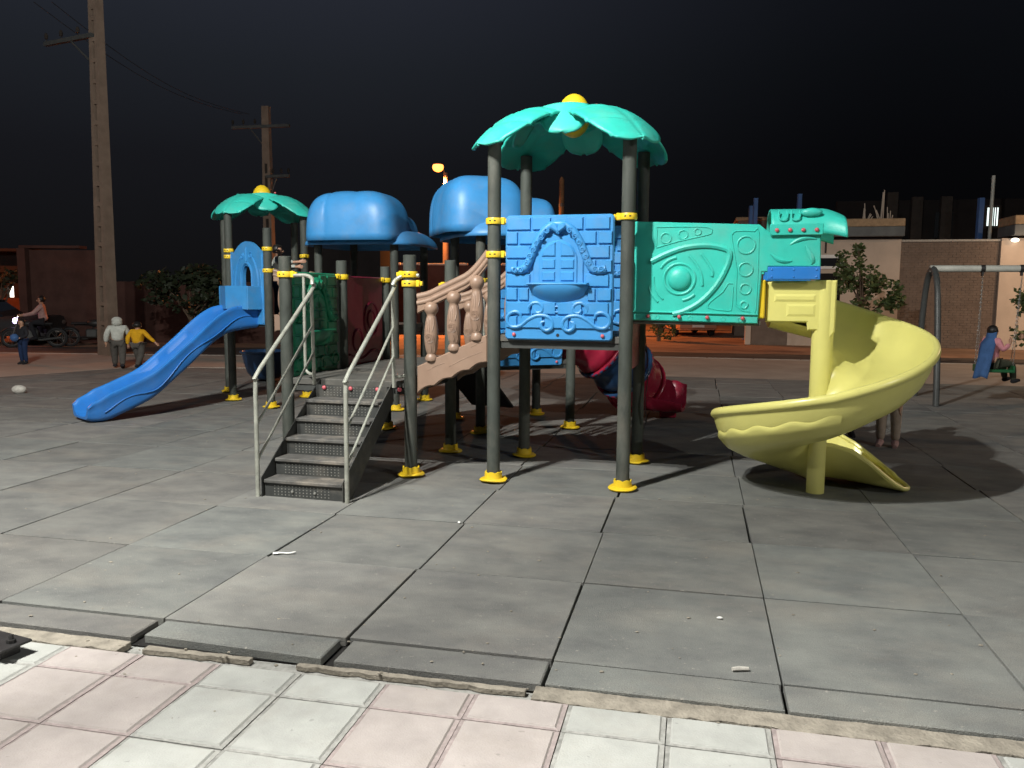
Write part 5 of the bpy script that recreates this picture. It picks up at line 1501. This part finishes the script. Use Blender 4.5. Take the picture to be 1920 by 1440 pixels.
MB().cbox(-.4, 4.7, -.8, .4, 3.302, 3.42, .02).build('roof', M['darkwall'], sb)

# ------------------------------------------------------------------ trees and bushes
def foliage(name, label, loc, blobs, nleaf, size, m, cat='tree', trunk=True, seed=1, lean=(0, 0), branches=9):
    r_ = random.Random(seed); t = thing(name, label, cat, loc)
    lf = MB(); V, F = [], []
    for k in range(nleaf):
        c, rad = blobs[r_.randrange(len(blobs))]
        while True:
            d = Vector((r_.uniform(-1, 1), r_.uniform(-1, 1), r_.uniform(-1, 1)))
            if .25 < d.length < 1: break
        p = Vector(c) + Vector((d.x * rad[0], d.y * rad[1], d.z * rad[2])) 
        if noise.noise(p * 2.1 + Vector((seed, 0, 0))) < -.12: continue
        a = Vector((r_.uniform(-1, 1), r_.uniform(-1, 1), r_.uniform(-.6, .6))).normalized(); b = a.cross(Vector((r_.uniform(-1, 1), r_.uniform(-1, 1), r_.uniform(-1, 1)))).normalized()
        L_ = size * r_.uniform(.6, 1.4); w = L_ * .33; i0 = len(V)
        V += [p, p + a * L_ * .5 + b * w, p + a * L_, p + a * L_ * .5 - b * w]; F.append((i0, i0 + 1, i0 + 2, i0 + 3))
    lf.add(V, F, False); o = lf.build('crown', m, t, fixn=False); o['kind'] = 'stuff'
    if trunk:
        tk = MB(); top = sum((Vector(c) for c, _ in blobs), Vector()) / len(blobs)
        tk.tube(smooth_path([(0, 0, 0), (lean[0] * .3, lean[1] * .3, top.z * .35), (top.x * .8, top.y * .8, top.z * .8)], 3), [.09 * (1 - .09 * i) for i in range(7)], 8)
        for k in range(branches):
            c, rad = blobs[k % len(blobs)]
            e_ = Vector(c) + Vector((r_.uniform(-.6, .6) * rad[0], r_.uniform(-.6, .6) * rad[1], r_.uniform(-.3, .8) * rad[2]))
            s0 = Vector((top.x * .5, top.y * .5, top.z * r_.uniform(.35, .7)))
            tk.tube(smooth_path([s0, (s0 + e_) / 2 + Vector((0, 0, .1)), e_], 3), [.035, .03, .026, .022, .018, .014, .008][:7], 6)
        tk.build('trunk', M['bark'], t)
    return t
# sapling before the cream house
tx = gn(26.2, px_t(1612, 26.2))
foliage('sapling', 'leafy young tree in front of the cream house beside the spiral slide', (tx.x, tx.y, G0),
        [((-.35, 0, 2.75), (.42, .5, .42)), ((.15, 0, 2.25), (.55, .6, .42)), ((-.55, 0, 2.1), (.45, .5, .5)), ((.75, .1, 2.0), (.42, .5, .35)), ((.25, 0, 1.6), (.7, .6, .35)), ((-.2, 0, 3.05), (.22, .3, .25)), ((.95, 0, 1.65), (.3, .4, .3))], 2600, .15, M['leaf'], seed=4)
foliage('street_tree', 'dark leafy street tree around the ladder pole behind the walking people', (-9.55, 24.2, G0),
        [((-.9, 0, 1.9), (.6, .7, .5)), ((.1, 0, 1.75), (.9, .8, .75)), ((.9, 0, 1.75), (.55, .7, .6)), ((.3, .2, 2.2), (.6, .6, .4))], 2600, .17, M['leaf_dark'], seed=8)
foliage('street_tree', 'sparse tree in front of the bright shop window at the left edge', (-18.6, 29.8, G0), [((.1, 0, 2.2), (.5, .6, .35)), ((-.9, 0, 2.3), (.8, .6, .45)), ((.7, 0, 2.4), (.4, .5, .4))], 620, .17, M['leaf_dark'], seed=15)
foliage('bush', 'scrubby bush by the dirt yard under the green tunnel', (5.6, 31.2, G0), [((0, 0, .75), (.45, .4, .55)), ((-.25, 0, 1.2), (.25, .3, .5)), ((.3, 0, .45), (.4, .4, .4))], 900, .13, M['leaf'], cat='bush', seed=21)
tx = gn(24.0, px_t(1945, 24))
foliage('sapling', 'leafy twigs reaching in at the right edge behind the swing', (tx.x, tx.y, G0), [((0, 0, 1.3), (.5, .4, .5)), ((-.25, 0, 1.75), (.35, .3, .3)), ((-.05, 0, .8), (.6, .4, .4))], 700, .16, M['leaf'], seed=31)

# ------------------------------------------------------------------ vehicles far off
car = thing('parked_car', 'orange lit parked car in the dirt yard below the green tunnel', 'car', (7.75, 36.6, G0), R(3))
bd = MB()
prof = [(-.85, .30), (-.86, .62), (-.80, .86), (-.70, .95), (.70, .95), (.80, .86), (.86, .62), (.85, .30)]
secs = [(-2.0, .86, .0), (-1.9, .96, .0), (-1.2, 1.0, .0), (1.3, 1.0, .0), (1.85, .97, -.02), (2.0, .88, -.05)]
def carfn(i, j):
    k = i * (len(secs) - 1); k0 = min(int(k), len(secs) - 2); t = k - k0
    y = secs[k0][0] * (1 - t) + secs[k0 + 1][0] * t; s = secs[k0][1] * (1 - t) + secs[k0 + 1][1] * t
    q = j * (len(prof) - 1); q0 = min(int(q), len(prof) - 2); u_ = q - q0
    return ((prof[q0][0] * (1 - u_) + prof[q0 + 1][0] * u_) * s, y, (prof[q0][1] * (1 - u_) + prof[q0 + 1][1] * u_) * (1 if s > .95 else .97))
bd.grid(carfn, 15, 14)
for i in (0, 1):
    rg2 = [carfn(i, j / 14) for j in range(15)]; bd.add(rg2, [tuple(range(15))])
bd.add([carfn(i / 15, 0) for i in range(16)] + [carfn(i / 15, 1) for i in range(16)], [(i, i + 1, i + 17, i + 16) for i in range(15)])
bd.build('body', M['car'], car, angle=40)
cb_ = MB(); lo_ = [(-.74, -.75, .93), (.74, -.75, .93), (.74, 1.75, .93), (-.74, 1.75, .93)]; up_ = [(-.58, -.15, 1.42), (.58, -.15, 1.42), (.58, 1.35, 1.42), (-.58, 1.35, 1.42)]
cb_.add(lo_ + up_, [(0, 1, 5, 4), (1, 2, 6, 5), (2, 3, 7, 6), (3, 0, 4, 7), (4, 5, 6, 7)]); cbo = cb_.build('cabin', M['glass'], car)
MB().cbox(-.60, .60, -.18, 1.38, 1.421, 1.46, .015).build('roof', M['car'], car)
MB().cbox(-.80, .80, -2.10, -1.96, .34, .56, .03).build('bumper', M['car'], car)
MB().cbox(-.26, .26, -2.112, -2.101, .40, .51, .002).build('number_plate', M['plate'], car)
for s in (-1, 1):
    MB().ball((s * .62, -1.98, .72), (.17, .05, .08), 10, 6).build('headlight', M['chrome'], car)
    for y in (-1.3, 1.3):
        w_ = MB().lathe([(.18, -.09), (.30, -.09), (.32, -.05), (.32, .05), (.30, .09), (.18, .09)], 20, Matrix.Translation((s * .78, y, .32)) @ Matrix.Rotation(R(90), 4, 'Y')).build('wheel', M['black'], car)
        MB().lathe([(.001, .0), (.19, .0)], 16, Matrix.Translation((s * .872, y, .32)) @ Matrix.Rotation(R(90), 4, 'Y')).build('rim', M['chrome'], w_)
def motorcycle(label, loc, rz, lit):
    t = thing('motorcycle', label, 'motorcycle', loc, rz)   # faces +x
    for x in (-.62, .62):
        w = MB(); w.tube([(x + .27 * math.cos(a), 0, .30 + .27 * math.sin(a)) for a in [2 * math.pi * k / 20 for k in range(21)]], .045, 8, caps=False)
        wo = w.build('wheel', M['black'], t)
        s_ = MB(); s_.tube([(x + .225 * math.cos(a), 0, .30 + .225 * math.sin(a)) for a in [2 * math.pi * k / 20 for k in range(21)]], .014, 6, caps=False)
        for k in range(8): s_.tube([(x, 0, .30), (x + .22 * math.cos(k * .785), 0, .30 + .22 * math.sin(k * .785))], .006, 4)
        s_.build('rim', M['chrome'], wo)
        MB().tube([(x + .33 * math.cos(a), 0, .30 + .33 * math.sin(a)) for a in [R(30 + 120 * k / 8) for k in range(9)]], .03, 6, flat=.4).build('mudguard', M['blackmetal'], t)
    MB().tube([(.62, .05, .30), (.50, .05, .62), (.40, .05, .92)], .022, 8).build('fork', M['chrome'], t)
    MB().tube([(.36, -.33, .98), (.40, -.1, .95), (.40, .1, .95), (.36, .33, .98)], .016, 8).build('handlebar', M['chrome'], t)
    MB().ball((.14, 0, .74), (.24, .13, .12), 14, 8).build('fuel_tank', M['blackmetal'], t)
    MB().cbox(-.55, -.05, -.12, .12, .70, .78, .03).build('seat', M['black'], t)
    e_ = MB(); e_.cbox(-.12, .22, -.12, .12, .28, .56, .04); e_.tube([(.2, .1, .30), (-.2, .14, .24), (-.75, .14, .30)], .035, 8); e_.build('engine', M['steel_grey'], t)
    f_ = MB(); f_.tube([(.42, 0, .86), (.1, 0, .62), (-.1, 0, .30), (-.62, 0, .30)], .022, 6); f_.tube([(-.62, 0, .30), (-.45, 0, .68), (.1, 0, .68)], .02, 6); f_.build('frame', M['blackmetal'], t)
    MB().ball((.50, 0, .84), (.07, .09, .09), 12, 8).build('headlight', M['headlight'] if lit else M['chrome'], t)
    return t
motorcycle('motorcycle with its headlight on, ridden by the person in a pinkish shirt', (-14.95, 25.5, G0), R(200), True)
ld = bpy.data.lights.new('headlight_light', 'SPOT'); ld.energy = 40; ld.color = (.72, .6, 1); ld.spot_size = R(80)
lo = bpy.data.objects.new('headlight_light', ld); COL.objects.link(lo); lo.location = (-15.46, 25.30, .72); lo.rotation_euler = (R(88), 0, R(110))
ride = {'pelvis': (0, -.05, .50), 'kl': (-.13, .19, .47), 'al': (-.14, .10, .20), 'tl': (-.14, .19, .17), 'kr': (.13, .19, .47), 'ar': (.14, .10, .20), 'tr': (.14, .19, .17),
        'el': (-.18, .12, .66), 'wl': (-.18, .30, .62), 'hl': (-.18, .34, .62), 'er': (.18, .12, .66), 'wr': (.18, .30, .62), 'hr': (.18, .34, .62)}
person('person in a pinkish shirt sitting on the motorcycle with the lit headlight', (-14.72, 25.58, G0), R(110), 1.62, {'top': 'c_rose', 'legs': 'c_dark'}, ride)
motorcycle('dark motorcycle parked by the red brick compound with its wheel catching light', (-13.55, 26.2, G0), R(12), False)
dcar = dup(car, None, (-17.2, 27.0, G0), R(95)); dcar['label'] = 'dark car parked under the bright shop window at the left edge'
for ch_ in dcar.children:
    if ch_.name.split('.')[0] in ('body', 'roof', 'bumper'):
        ch_.data = ch_.data.copy(); ch_.data.materials[0] = M['blackmetal']

# ------------------------------------------------------------------ small things on the ground
bowl = thing('spinner_bowl', 'dark navy plastic bowl seat on the rubber tiles behind the left tower', 'spinner bowl', (-4.55, 15.0, 0))
bb = MB(); bb.lathe([(.16, .05), (.24, .07), (.33, .18), (.39, .36), (.42, .52), (.455, .545), (.46, .57), (.42, .575), (.385, .53), (.34, .36), (.27, .2), (.02, .13)], 32)
bb.build('bowl', M['navy'], bowl); MB().lathe([(.20, 0), (.20, .02), (.10, .03), (.10, .06)], 20).build('base', M['steel_grey'], bowl)
tag(MB().ball((0, 0, 0), (.115, .09, .075), 12, 8).build('stone', M['stone'], loc=(-7.95, 13.05, .06)), 'pale lump of stone lying on the dark rubber at the left', 'stone')
lf_ = bpy.context.scene.objects['stone']
kn = MB(); kn.tube(smooth_path([(0, 0, .006), (.05, .004, .008), (.09, -.002, .006), (.135, .012, .010)], 4), [.010] * 4 + [.006] * 3 + [.0065] * 2 + [.007] * 2 + [.008, .003], 8, flat=.35); kn.tube([(-.004, 0, .006), (.03, .002, .007)], .0125, 8, flat=.5)
p = tg(1.02, 1.01)
tag(kn.build('litter', M['white'], loc=(p.x + .015, p.y + .02, .004), rotz=.1), 'white plastic knife lying across a joint of the rubber tiles', 'litter')
st_ = MB(); st_.tube([(0, 0, .009), (.03, .004, .010), (.075, .002, .009)], [.009, .011, .008], 7)
tag(st_.build('stick', M['stone'], loc=(.982, 3.445, 0), rotz=.05), 'small grey stick lying near the front edge of the rubber tiles', 'stick')
tag(MB().ball((0, 0, .006), (.016, .010, .006), 8, 5).build('pebble', M['white'], loc=(1.075, 4.03, 0)), 'small white oval pebble on the middle of a right hand tile', 'pebble')
tag(MB().ball((0, 0, .008), (.011, .011, .010), 8, 6).build('pebble', M['white'], loc=(-.375, 5.74, 0)), 'round white pebble on a tile joint before the front tower', 'pebble')
rl = random.Random(77); lt = MB()
for k in range(190):
    d = 3.4 + 10 * rl.random() ** 1.6; x = rl.uniform(-.62, .62) * d; 
    p = Vector((x, d)); 
    if p.dot(BX) < 3.34: continue
    s_ = rl.uniform(.003, .0085); lt.ball((p.x, p.y, s_ * .4), (s_ * rl.uniform(.8, 2), s_, s_ * .5), 6, 4)
for k in range(14):
    q = gn(rl.uniform(2.3, 3.2), rl.uniform(-3, 2)); s_ = rl.uniform(.002, .005); lt.ball((q.x, q.y, -.012 + s_ * .3), (s_ * 1.6, s_, s_ * .5), 6, 4)
stuff(lt.build('grit', M['mortar']))
# iron foot of a bench at the left edge
bf = thing('iron_foot', 'black iron foot plate with a bolt on the pavers at the left edge', 'foot plate', (-2.30, 3.585, -.012), R(-24))
MB().cbox(-.30, .075, -.09, .06, .055, .068, .003).build('flange', M['blackmetal'], bf)
MB().cbox(-.28, .02, -.06, .04, 0, .054, .004).build('block', M['blackmetal'], bf)
bt_ = MB(); bt_.lathe([(.011, .069), (.011, .10), (.008, .108)], 10, Matrix.Translation((.03, -.01, 0))); bt_.lathe([(.020, .069), (.020, .086)], 6, Matrix.Translation((.03, -.01, 0)), smooth=False)
bt_.build('bolt', M['blackmetal'], bf)
# overhead cables
cab = MB()
for dz, dx in ((8.75, -1.6), (8.75, -1.1)):
    a = Vector((-10.47 + dx * .9, 21.1, dz)); b = Vector((-8.9 + dx * .5, 30.0, dz - .8))
    cab.tube([a.lerp(b, k / 10) - Vector((0, 0, .5 * math.sin(math.pi * k / 10))) for k in range(11)], .009, 5)
tag(cab.build('power_cable', M['black']), 'thin power cables slung between the two concrete poles', 'cable')
